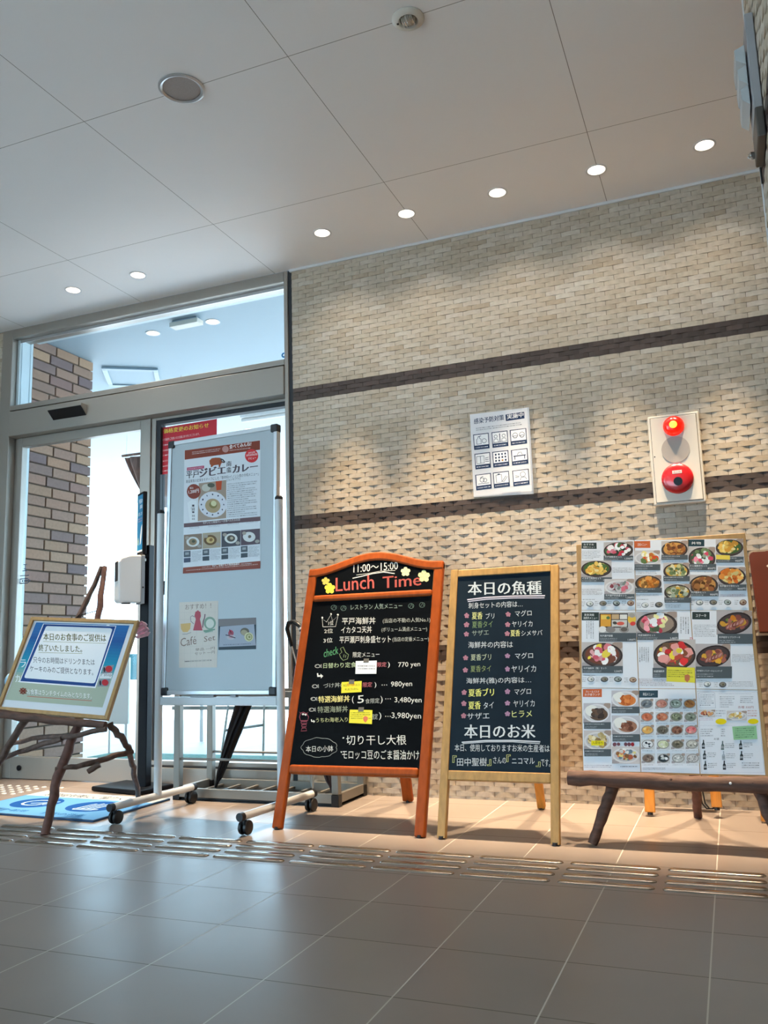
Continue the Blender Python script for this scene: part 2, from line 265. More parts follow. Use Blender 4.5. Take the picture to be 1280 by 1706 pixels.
DATA={
'lunch':[["t","11:00～15:00",[0.543,1.108],[0.758,1.109],[0.539,1.146],"dcdcd4",0],["l",[[0.542,1.08],[0.586,1.087],[0.638,1.097],[0.691,1.101],[0.744,1.09]],0.004,"dcdcd4",0],["l",[[0.559,1.095],[0.621,1.099],[0.673,1.106],[0.746,1.105]],0.002,"dcdcd4",0],["t","Lunch",[0.467,1.02],[0.653,1.025],[0.458,1.087],"b85c54",1],["t","Time",[0.695,1.022],[0.873,1.027],[0.689,1.078],"b05850",1],["s",[0.409,1.074],[0.43,1.073],[0.406,1.094],5,"c8c060"],["s",[0.435,1.037],[0.462,1.036],[0.431,1.064],5,"f0e050"],["s",[0.795,1.096],[0.818,1.095],[0.793,1.119],5,"e8e4b0"],["s",[0.883,1.069],[0.911,1.067],[0.88,1.098],5,"d8e0a0"],["t","レストラン 人気メニュー",[0.552,0.928],[0.796,0.924],[0.549,0.954],"8a9a90",0],["l",[[0.481,0.944],[0.479,0.936],[0.471,0.932],[0.462,0.934],[0.455,0.941],[0.454,0.949],[0.459,0.955],[0.468,0.956],[0.477,0.951]],0.0015,"708880",1],["l",[[0.461,0.938],[0.468,0.953],[0.477,0.939]],0.0015,"708880",0],["l",[[0.529,0.938],[0.527,0.93],[0.519,0.927],[0.51,0.928],[0.503,0.935],[0.502,0.943],[0.507,0.949],[0.516,0.95],[0.525,0.946]],0.0015,"708880",1],["l",[[0.509,0.932],[0.516,0.947],[0.525,0.933]],0.0015,"708880",0],["l",[[0.848,0.933],[0.845,0.926],[0.838,0.922],[0.83,0.924],[0.823,0.93],[0.823,0.938],[0.828,0.944],[0.836,0.945],[0.844,0.94]],0.0015,"708880",1],["l",[[0.829,0.927],[0.836,0.942],[0.844,0.928]],0.0015,"708880",0],["l",[[0.897,0.936],[0.895,0.928],[0.888,0.925],[0.879,0.926],[0.873,0.933],[0.873,0.941],[0.878,0.947],[0.886,0.947],[0.894,0.943]],0.0015,"708880",1],["l",[[0.879,0.93],[0.886,0.944],[0.893,0.931]],0.0015,"708880",0],["l",[[0.426,0.855],[0.417,0.893],[0.441,0.877],[0.458,0.91],[0.469,0.881],[0.493,0.903],[0.488,0.854]],0.002,"dcdcd4",1],["e",[0.417,0.898],[0.421,0.898],[0.416,0.903],"dcdcd4"],["e",[0.458,0.914],[0.462,0.913],[0.457,0.918],"dcdcd4"],["e",[0.492,0.909],[0.497,0.908],[0.492,0.913],"dcdcd4"],["t","1位",[0.452,0.861],[0.476,0.862],[0.45,0.881],"dcdcd4",0],["t","平戸海鮮丼",[0.518,0.862],[0.678,0.858],[0.514,0.894],"dcdcd4",0],["t","(当店の不動の人気No.1)",[0.712,0.858],[0.928,0.855],[0.709,0.882],"b0b4ac",0],["t","2位",[0.437,0.824],[0.479,0.825],[0.434,0.845],"dcdcd4",0],["t","イカタコ天丼",[0.519,0.821],[0.665,0.819],[0.515,0.852],"dcdcd4",0],["t","(ボリューム満点メニュー)",[0.71,0.819],[0.917,0.815],[0.707,0.842],"b0b4ac",0],["t","3位",[0.439,0.78],[0.483,0.782],[0.436,0.802],"dcdcd4",0],["t","平戸瀬戸刺身盛セット",[0.517,0.776],[0.758,0.772],[0.513,0.808],"dcdcd4",0],["t","(当店の定番メニュー)",[0.765,0.773],[0.928,0.771],[0.762,0.796],"b0b4ac",0],["t","check",[0.45,0.714],[0.518,0.729],[0.445,0.749],"5c9a6c",0],["l",[[0.531,0.712],[0.523,0.727],[0.534,0.735],[0.524,0.753],[0.537,0.759],[0.552,0.734],[0.567,0.724],[0.564,0.705],[0.544,0.699]],0.002,"a0b080",1],["l",[[0.544,0.712],[0.546,0.726]],0.002,"a0b080",0],["l",[[0.553,0.711],[0.555,0.723]],0.002,"a0b080",0],["t","限定メニュー",[0.589,0.711],[0.712,0.71],[0.586,0.735],"dcdcd4",0],["l",[[0.438,0.676],[0.436,0.671],[0.43,0.669],[0.422,0.669],[0.416,0.672],[0.413,0.676],[0.415,0.681],[0.421,0.683],[0.428,0.683],[0.435,0.68]],0.002,"dcdcd4",1],["l",[[0.436,0.674],[0.445,0.668],[0.442,0.684],[0.436,0.677]],0.002,"dcdcd4",0],["e",[0.419,0.678],[0.421,0.678],[0.419,0.679],"dcdcd4"],["l",[[0.437,0.587],[0.436,0.583],[0.43,0.58],[0.422,0.58],[0.416,0.583],[0.413,0.587],[0.415,0.592],[0.42,0.594],[0.428,0.594],[0.434,0.591]],0.002,"dcdcd4",1],["l",[[0.436,0.586],[0.444,0.58],[0.441,0.595],[0.435,0.589]],0.002,"dcdcd4",0],["e",[0.419,0.589],[0.42,0.589],[0.418,0.591],"dcdcd4"],["l",[[0.438,0.533],[0.437,0.528],[0.431,0.526],[0.423,0.526],[0.417,0.529],[0.414,0.533],[0.416,0.537],[0.422,0.539],[0.429,0.539],[0.435,0.537]],0.002,"dcdcd4",1],["l",[[0.437,0.531],[0.445,0.525],[0.442,0.54],[0.436,0.534]],0.002,"dcdcd4",0],["e",[0.42,0.534],[0.422,0.534],[0.42,0.536],"dcdcd4"],["l",[[0.437,0.486],[0.436,0.482],[0.43,0.48],[0.422,0.48],[0.416,0.482],[0.413,0.487],[0.415,0.491],[0.421,0.493],[0.428,0.493],[0.434,0.49]],0.002,"dcdcd4",1],["l",[[0.436,0.485],[0.444,0.479],[0.441,0.494],[0.435,0.488]],0.002,"dcdcd4",0],["e",[0.419,0.488],[0.421,0.488],[0.419,0.49],"dcdcd4"],["t","日替わり定食(",[0.455,0.662],[0.619,0.664],[0.452,0.689],"b8c8a0",0],["t","限定",[0.706,0.666],[0.748,0.667],[0.704,0.687],"c07078",0],["t",")",[0.755,0.662],[0.764,0.662],[0.752,0.688],"dcdcd4",0],["t","770 yen",[0.802,0.658],[0.899,0.66],[0.799,0.685],"dcdcd4",0],["p",[[0.427,0.644],[0.433,0.645],[0.436,0.635],[0.446,0.636],[0.444,0.642],[0.459,0.632],[0.45,0.621],[0.448,0.629],[0.432,0.628]],"dcdcd4"],["p",[[0.428,0.445],[0.432,0.446],[0.434,0.439],[0.441,0.44],[0.439,0.444],[0.449,0.437],[0.443,0.43],[0.442,0.435],[0.431,0.435]],"dcdcd4"],["t","づけ丼(",[0.468,0.575],[0.555,0.579],[0.464,0.599],"b0b4ac",0],["t","限定",[0.65,0.58],[0.692,0.582],[0.648,0.601],"c07078",0],["t",")",[0.704,0.577],[0.712,0.577],[0.701,0.602],"dcdcd4",0],["t","980yen",[0.777,0.575],[0.87,0.577],[0.775,0.603],"dcdcd4",0],["t","特選海鮮丼",[0.453,0.516],[0.598,0.519],[0.449,0.544],"e8dc90",1],["t","(",[0.609,0.512],[0.618,0.512],[0.605,0.544],"dcdcd4",0],["t","5",[0.634,0.513],[0.663,0.515],[0.63,0.545],"dcdcd4",0],["t","食限定",[0.67,0.511],[0.733,0.514],[0.667,0.532],"b0b4ac",0],["t",")",[0.737,0.511],[0.747,0.511],[0.734,0.543],"dcdcd4",0],["t","3,480yen",[0.8,0.51],[0.917,0.509],[0.797,0.538],"dcdcd4",0],["t","特選海鮮丼",[0.455,0.473],[0.595,0.476],[0.451,0.5],"a0a890",0],["t","限定",[0.703,0.445],[0.732,0.447],[0.701,0.468],"b0b4ac",0],["t",")",[0.738,0.444],[0.748,0.444],[0.735,0.475],"dcdcd4",0],["t","3,980yen",[0.793,0.445],[0.92,0.443],[0.79,0.475],"dcdcd4",0],["e",[0.737,0.589],[0.739,0.589],[0.737,0.591],"dcdcd4"],["e",[0.747,0.589],[0.749,0.589],[0.747,0.591],"dcdcd4"],["e",[0.757,0.589],[0.759,0.589],[0.756,0.591],"dcdcd4"],["e",[0.759,0.531],[0.761,0.531],[0.759,0.533],"dcdcd4"],["e",[0.769,0.531],[0.771,0.531],[0.769,0.533],"dcdcd4"],["e",[0.779,0.531],[0.781,0.531],[0.778,0.533],"dcdcd4"],["e",[0.766,0.459],[0.768,0.459],[0.766,0.461],"dcdcd4"],["e",[0.776,0.459],[0.778,0.459],[0.776,0.461],"dcdcd4"],["e",[0.786,0.459],[0.788,0.459],[0.785,0.461],"dcdcd4"],["t","うちわ海老入り(",[0.454,0.429],[0.611,0.433],[0.451,0.452],"c0c490",0],["l",[[0.375,0.471],[0.387,0.476],[0.405,0.469],[0.416,0.455],[0.414,0.44],[0.38,0.44],[0.373,0.455]],0.0022,"a85868",1],["l",[[0.383,0.436],[0.41,0.436],[0.411,0.428],[0.386,0.427]],0.0022,"a85868",1],["l",[[0.388,0.422],[0.41,0.424],[0.41,0.415],[0.391,0.413]],0.0022,"a85868",1],["l",[[0.392,0.408],[0.409,0.41],[0.416,0.398],[0.389,0.396]],0.0022,"a85868",1],["l",[[0.375,0.471],[0.367,0.479]],0.0022,"a85868",1],["l",[[0.405,0.471],[0.414,0.478]],0.0022,"a85868",1],["e",[0.388,0.467],[0.394,0.467],[0.388,0.471],"dcdcd4"],["e",[0.4,0.465],[0.405,0.465],[0.399,0.469],"dcdcd4"],["l",[[0.56,0.331],[0.564,0.325],[0.565,0.318],[0.56,0.313],[0.55,0.308],[0.543,0.304],[0.537,0.298],[0.527,0.295],[0.514,0.293],[0.501,0.293],[0.49,0.29],[0.477,0.29],[0.464,0.291],[0.453,0.295],[0.441,0.298],[0.429,0.3],[0.419,0.305],[0.414,0.311],[0.411,0.317],[0.403,0.322],[0.399,0.328],[0.401,0.334],[0.407,0.34],[0.409,0.346],[0.412,0.352],[0.42,0.357],[0.432,0.36],[0.443,0.363],[0.453,0.367],[0.465,0.37],[0.478,0.369],[0.491,0.367],[0.504,0.367],[0.517,0.366],[0.528,0.363],[0.536,0.358],[0.544,0.353],[0.555,0.349],[0.561,0.343],[0.563,0.337]],0.0015,"b0b4ac",1],["t","本日の小鉢",[0.425,0.31],[0.55,0.314],[0.421,0.335],"dcdcd4",0],["e",[0.588,0.37],[0.592,0.37],[0.588,0.373],"dcdcd4"],["t","切り干し大根",[0.604,0.342],[0.866,0.346],[0.599,0.381],"dcdcd4",0],["e",[0.586,0.313],[0.589,0.313],[0.585,0.316],"dcdcd4"],["t","モロッコ豆のごま醤油かけ",[0.593,0.285],[0.925,0.289],[0.589,0.322],"dcdcd4",0]],
'note_white':[["corners",[[0.605,0.694],[0.702,0.694],[0.706,0.637],[0.61,0.638]]],["g",[0.617,0.678],[0.697,0.676],[0.62,0.655],2,"303030",0]],
'note_yellow_small':[["corners",[[0.551,0.603],[0.643,0.607],[0.647,0.56],[0.555,0.556]]],["t","本日",[0.561,0.583],[0.576,0.583],[0.559,0.594],"404020",0],["t","売り切れ",[0.578,0.584],[0.616,0.586],[0.576,0.597],"c03020",1],["t","ました。",[0.618,0.585],[0.639,0.587],[0.617,0.595],"404020",0],["t","申し訳ございません。",[0.571,0.566],[0.632,0.569],[0.57,0.576],"404020",0]],
'note_yellow_big':[["corners",[[0.603,0.486],[0.705,0.484],[0.709,0.427],[0.606,0.431]]],["g",[0.608,0.477],[0.7,0.477],[0.612,0.446],4,"505018",0],["p",[[0.667,0.454],[0.676,0.46],[0.688,0.455],[0.689,0.445],[0.68,0.432],[0.67,0.441]],"d87858"]],
'wood':[["t","本日の魚種",[1.096,0.957],[1.403,0.944],[1.094,1.016],"c8d0d4",1],["l",[[1.093,0.937],[1.173,0.943],[1.286,0.943],[1.417,0.938]],0.005,"d8d4e0",0],["l",[[1.096,0.929],[1.174,0.935],[1.286,0.935],[1.415,0.929]],0.004,"c8c8d8",0],["t","刺身セットの内容は…",[1.1,0.898],[1.327,0.895],[1.099,0.924],"c8d0d4",0],["t","夏香",[1.117,0.851],[1.161,0.85],[1.116,0.882],"d0d490",1],["t","ブリ",[1.175,0.851],[1.211,0.851],[1.174,0.875],"c8d0d4",0],["t","夏香タイ",[1.119,0.814],[1.205,0.814],[1.118,0.842],"7c9468",0],["t","サザエ",[1.12,0.78],[1.19,0.782],[1.119,0.803],"94a498",0],["t","マグロ",[1.297,0.855],[1.364,0.856],[1.296,0.88],"c8d0d4",0],["t","ヤリイカ",[1.285,0.812],[1.368,0.811],[1.284,0.836],"c8d0d4",0],["t","夏香",[1.28,0.773],[1.318,0.773],[1.279,0.8],"d8d890",1],["t","シメサバ",[1.323,0.774],[1.407,0.774],[1.323,0.796],"c8d0d4",0],["t","海鮮丼の内容は",[1.106,0.73],[1.29,0.727],[1.105,0.757],"c8d0d4",0],["t","夏香ブリ",[1.119,0.678],[1.203,0.678],[1.118,0.705],"b8c4a8",0],["t","夏香タイ",[1.12,0.631],[1.204,0.632],[1.119,0.657],"889868",0],["t","マグロ",[1.3,0.681],[1.371,0.682],[1.299,0.705],"c8d0d4",0],["t","ヤリイカ",[1.286,0.628],[1.383,0.628],[1.286,0.654],"c8d0d4",0],["t","海鮮丼(雅)の内容は…",[1.105,0.581],[1.365,0.582],[1.103,0.608],"c8d0d4",0],["t","夏香ブリ",[1.116,0.533],[1.219,0.535],[1.114,0.564],"dce080",1],["t","夏香",[1.118,0.483],[1.167,0.484],[1.116,0.514],"dce080",1],["t","タイ",[1.178,0.485],[1.219,0.488],[1.177,0.51],"c8d0d4",0],["t","サザエ",[1.114,0.443],[1.203,0.446],[1.113,0.468],"c8d0d4",0],["t","マグロ",[1.299,0.539],[1.364,0.541],[1.299,0.563],"c8d0d4",0],["t","ヤリイカ",[1.297,0.492],[1.379,0.494],[1.296,0.517],"c8d0d4",0],["t","ヒラメ",[1.292,0.452],[1.369,0.454],[1.291,0.477],"d0d890",0],["s",[1.094,0.868],[1.105,0.867],[1.093,0.88],5,"a87888"],["s",[1.095,0.829],[1.107,0.829],[1.095,0.841],5,"a87888"],["s",[1.096,0.789],[1.107,0.789],[1.095,0.8],5,"a87888"],["s",[1.268,0.866],[1.279,0.865],[1.267,0.877],5,"a87888"],["s",[1.267,0.823],[1.278,0.822],[1.267,0.834],5,"a87888"],["s",[1.266,0.785],[1.277,0.784],[1.266,0.796],5,"a87888"],["s",[1.097,0.69],[1.108,0.69],[1.096,0.701],5,"a87888"],["s",[1.098,0.64],[1.109,0.64],[1.097,0.651],5,"a87888"],["s",[1.269,0.694],[1.28,0.693],[1.269,0.704],5,"9c7c98"],["s",[1.27,0.641],[1.28,0.641],[1.269,0.652],5,"9c7c98"],["s",[1.097,0.55],[1.108,0.55],[1.097,0.561],5,"a87888"],["s",[1.098,0.506],[1.109,0.506],[1.097,0.517],5,"a87888"],["s",[1.099,0.458],[1.11,0.458],[1.099,0.469],5,"a87888"],["s",[1.272,0.552],[1.283,0.552],[1.272,0.563],5,"9c7c98"],["s",[1.273,0.507],[1.284,0.507],[1.273,0.517],5,"9c7c98"],["s",[1.274,0.466],[1.285,0.466],[1.274,0.476],5,"9c7c98"],["t","本日のお米",[1.106,0.372],[1.382,0.375],[1.104,0.424],"c8d0d4",1],["l",[[1.096,0.356],[1.192,0.364],[1.297,0.366],[1.401,0.362]],0.005,"c0c8d0",0],["l",[[1.1,0.351],[1.193,0.359],[1.297,0.361],[1.399,0.355]],0.003,"c0c8d0",0],["t","本日、使用しておりますお米の生産者は",[1.069,0.322],[1.436,0.325],[1.068,0.349],"c8d0d4",0],["t","『",[1.062,0.279],[1.079,0.279],[1.061,0.306],"d0d890",0],["t","田中聖樹",[1.081,0.267],[1.198,0.27],[1.08,0.297],"c8d0d4",0],["t","』",[1.2,0.27],[1.216,0.271],[1.199,0.294],"d0d890",0],["t","さんの",[1.223,0.28],[1.273,0.28],[1.222,0.304],"c8d0d4",0],["t","『",[1.274,0.286],[1.29,0.287],[1.273,0.313],"d0d890",0],["t","ニコマル",[1.295,0.279],[1.381,0.281],[1.294,0.301],"c8d0d4",0],["t","』",[1.385,0.271],[1.402,0.271],[1.385,0.29],"d0d890",0],["t","です。",[1.404,0.274],[1.438,0.272],[1.404,0.301],"c8d0d4",0]],
'poster':[["corners",[[0.988,1.837],[1.285,1.834],[1.284,1.409],[0.988,1.421]]],["t","感染予防対策",[1.007,1.785],[1.159,1.787],[1.008,1.813],"24385a",1],["p",[[1.167,1.813],[1.26,1.815],[1.26,1.782],[1.168,1.78]],"24385a"],["t","実施中",[1.174,1.788],[1.254,1.79],[1.176,1.812],"f4f4f4",1],["g",[1.017,1.767],[1.25,1.768],[1.016,1.748],2,"404858",0],["p",[[1.0,1.733],[1.079,1.733],[1.08,1.655],[1.002,1.655]],"24385a"],["p",[[1.004,1.729],[1.075,1.729],[1.076,1.676],[1.005,1.676]],"f2f4f6"],["g",[1.009,1.671],[1.073,1.671],[1.009,1.659],1,"e8ecf4",0],["l",[[1.017,1.682],[1.017,1.706],[1.023,1.71],[1.023,1.718],[1.032,1.718],[1.032,1.71],[1.039,1.706],[1.039,1.682]],0.0025,"24385a",1],["l",[[1.066,1.696],[1.064,1.689],[1.058,1.685],[1.051,1.685],[1.046,1.689],[1.044,1.696],[1.046,1.702],[1.051,1.706],[1.058,1.706],[1.063,1.702]],0.0022,"24385a",1],["l",[[1.023,1.718],[1.04,1.722]],0.0025,"24385a",0],["p",[[1.093,1.733],[1.173,1.733],[1.174,1.655],[1.095,1.655]],"24385a"],["p",[[1.097,1.729],[1.169,1.729],[1.17,1.676],[1.098,1.676]],"f2f4f6"],["g",[1.102,1.671],[1.167,1.671],[1.102,1.659],1,"e8ecf4",0],["l",[[1.121,1.709],[1.12,1.705],[1.116,1.702],[1.111,1.702],[1.107,1.705],[1.105,1.709],[1.107,1.714],[1.111,1.717],[1.116,1.717],[1.12,1.714]],0.0022,"24385a",1],["l",[[1.161,1.71],[1.16,1.705],[1.156,1.702],[1.151,1.702],[1.147,1.705],[1.145,1.709],[1.147,1.714],[1.151,1.717],[1.156,1.717],[1.16,1.714]],0.0022,"24385a",1],["l",[[1.102,1.682],[1.105,1.697],[1.122,1.697],[1.126,1.682]],0.0025,"24385a",0],["l",[[1.142,1.682],[1.145,1.697],[1.162,1.697],[1.166,1.682]],0.0025,"24385a",0],["l",[[1.133,1.723],[1.134,1.682]],0.004,"24385a",0],["l",[[1.1,1.68],[1.167,1.681]],0.0025,"24385a",0],["p",[[1.184,1.733],[1.265,1.733],[1.266,1.657],[1.186,1.656]],"24385a"],["p",[[1.189,1.729],[1.261,1.73],[1.262,1.677],[1.189,1.677]],"f2f4f6"],["g",[1.193,1.672],[1.258,1.672],[1.193,1.66],1,"e8ecf4",0],["l",[[1.222,1.704],[1.22,1.697],[1.213,1.692],[1.205,1.692],[1.199,1.697],[1.196,1.704],[1.199,1.711],[1.205,1.716],[1.213,1.716],[1.219,1.711]],0.0022,"24385a",1],["l",[[1.256,1.704],[1.253,1.697],[1.247,1.692],[1.239,1.692],[1.233,1.697],[1.23,1.704],[1.232,1.711],[1.239,1.716],[1.247,1.716],[1.253,1.711]],0.0022,"24385a",1],["l",[[1.199,1.701],[1.219,1.701],[1.216,1.691],[1.203,1.691]],0.0025,"24385a",1],["l",[[1.233,1.701],[1.252,1.701],[1.249,1.691],[1.237,1.691]],0.0025,"24385a",1],["p",[[1.002,1.635],[1.081,1.636],[1.082,1.558],[1.004,1.557]],"24385a"],["p",[[1.006,1.631],[1.077,1.632],[1.078,1.579],[1.007,1.578]],"f2f4f6"],["g",[1.011,1.574],[1.075,1.574],[1.011,1.561],1,"e8ecf4",0],["l",[[1.012,1.62],[1.013,1.584],[1.05,1.585],[1.05,1.62]],0.0025,"24385a",1],["l",[[1.031,1.62],[1.032,1.585]],0.0025,"24385a",0],["l",[[1.055,1.608],[1.073,1.611]],0.0025,"24385a",0],["l",[[1.055,1.601],[1.073,1.601]],0.0025,"24385a",0],["l",[[1.055,1.593],[1.074,1.591]],0.0025,"24385a",0],["p",[[1.092,1.635],[1.172,1.635],[1.173,1.558],[1.094,1.557]],"24385a"],["p",[[1.096,1.631],[1.168,1.631],[1.169,1.579],[1.097,1.578]],"f2f4f6"],["g",[1.102,1.573],[1.166,1.574],[1.101,1.561],1,"e8ecf4",0],["p",[[1.105,1.624],[1.113,1.624],[1.113,1.615],[1.105,1.614]],"24385a"],["p",[[1.105,1.608],[1.113,1.608],[1.113,1.599],[1.105,1.599]],"24385a"],["p",[[1.105,1.593],[1.113,1.593],[1.113,1.584],[1.105,1.584]],"24385a"],["p",[[1.12,1.624],[1.128,1.624],[1.129,1.615],[1.121,1.615]],"24385a"],["p",[[1.121,1.608],[1.129,1.609],[1.129,1.599],[1.121,1.599]],"24385a"],["p",[[1.121,1.593],[1.129,1.593],[1.129,1.584],[1.121,1.584]],"24385a"],["p",[[1.136,1.624],[1.144,1.624],[1.144,1.615],[1.137,1.615]],"24385a"],["p",[[1.137,1.609],[1.145,1.609],[1.145,1.6],[1.137,1.599]],"24385a"],["p",[[1.137,1.593],[1.145,1.593],[1.145,1.584],[1.137,1.584]],"b08040"],["p",[[1.152,1.624],[1.16,1.624],[1.16,1.615],[1.152,1.615]],"24385a"],["p",[[1.152,1.609],[1.16,1.609],[1.16,1.6],[1.153,1.6]],"24385a"],["p",[[1.153,1.593],[1.161,1.594],[1.161,1.584],[1.153,1.584]],"24385a"],["p",[[1.185,1.633],[1.266,1.634],[1.267,1.558],[1.187,1.557]],"24385a"],["p",[[1.19,1.63],[1.262,1.63],[1.262,1.579],[1.19,1.577]],"f2f4f6"],["g",[1.194,1.573],[1.259,1.574],[1.194,1.561],1,"e8ecf4",0],["l",[[1.196,1.601],[1.256,1.602]],0.005,"24385a",0],["l",[[1.202,1.601],[1.202,1.584]],0.004,"24385a",0],["l",[[1.25,1.602],[1.25,1.584]],0.004,"24385a",0],["l",[[1.214,1.606],[1.222,1.618],[1.234,1.619],[1.239,1.606]],0.0025,"24385a",0],["p",[[1.001,1.53],[1.08,1.532],[1.081,1.455],[1.003,1.453]],"24385a"],["p",[[1.006,1.527],[1.076,1.528],[1.077,1.476],[1.007,1.474]],"f2f4f6"],["g",[1.011,1.469],[1.074,1.471],[1.01,1.457],1,"e8ecf4",0],["l",[[1.046,1.502],[1.044,1.495],[1.039,1.491],[1.032,1.491],[1.026,1.495],[1.024,1.501],[1.026,1.508],[1.031,1.512],[1.038,1.512],[1.044,1.508]],0.0022,"24385a",1],["l",[[1.059,1.499],[1.057,1.494],[1.052,1.49],[1.047,1.49],[1.042,1.493],[1.04,1.499],[1.042,1.504],[1.046,1.508],[1.052,1.508],[1.057,1.504]],0.0022,"24385a",1],["l",[[1.014,1.483],[1.069,1.484]],0.0025,"24385a",0],["l",[[1.025,1.511],[1.041,1.52]],0.0025,"24385a",0],["p",[[1.09,1.532],[1.169,1.533],[1.171,1.457],[1.092,1.455]],"24385a"],["p",[[1.094,1.528],[1.166,1.529],[1.166,1.477],[1.095,1.476]],"f2f4f6"],["g",[1.1,1.471],[1.163,1.473],[1.099,1.459],1,"e8ecf4",0],["l",[[1.105,1.518],[1.106,1.481],[1.133,1.482],[1.132,1.519]],0.0025,"24385a",1],["l",[[1.113,1.521],[1.124,1.522]],0.005,"24385a",0],["l",[[1.135,1.485],[1.154,1.51],[1.161,1.506],[1.142,1.482]],0.0025,"24385a",1],["p",[[1.186,1.531],[1.266,1.533],[1.267,1.457],[1.188,1.455]],"24385a"],["p",[[1.19,1.528],[1.262,1.529],[1.263,1.477],[1.191,1.476]],"f2f4f6"],["g",[1.195,1.471],[1.26,1.473],[1.195,1.459],1,"e8ecf4",0],["l",[[1.249,1.51],[1.247,1.503],[1.24,1.498],[1.232,1.498],[1.226,1.502],[1.224,1.509],[1.226,1.516],[1.232,1.521],[1.24,1.521],[1.246,1.517]],0.0022,"24385a",1],["l",[[1.223,1.482],[1.227,1.494],[1.246,1.496],[1.255,1.483]],0.0025,"24385a",0],["l",[[1.199,1.505],[1.219,1.501]],0.0025,"24385a",0],["l",[[1.199,1.497],[1.217,1.497]],0.0025,"24385a",0]],
'notice':[["corners",[[-0.961,2.03],[-0.541,2.036],[-0.543,1.765],[-0.957,1.745]]],["t","価格変更のお知らせ",[-0.911,1.993],[-0.597,1.992],[-0.911,2.022],"f4e060",1],["t","平素より当店をご利用いただき誠にありがとうございます。",[-0.941,1.948],[-0.659,1.954],[-0.941,1.964],"f8e8e8",0],["g",[-0.94,1.931],[-0.582,1.939],[-0.94,1.914],1,"f8e8e8",0],["g",[-0.94,1.898],[-0.582,1.907],[-0.94,1.882],1,"f8e8e8",0],["g",[-0.939,1.868],[-0.582,1.878],[-0.939,1.852],1,"f8e8e8",0],["g",[-0.939,1.835],[-0.582,1.845],[-0.939,1.818],1,"f8e8e8",0],["g",[-0.938,1.803],[-0.582,1.815],[-0.938,1.787],1,"f8e8e8",0],["g",[-0.938,1.775],[-0.582,1.787],[-0.938,1.758],1,"f8e8e8",0]],
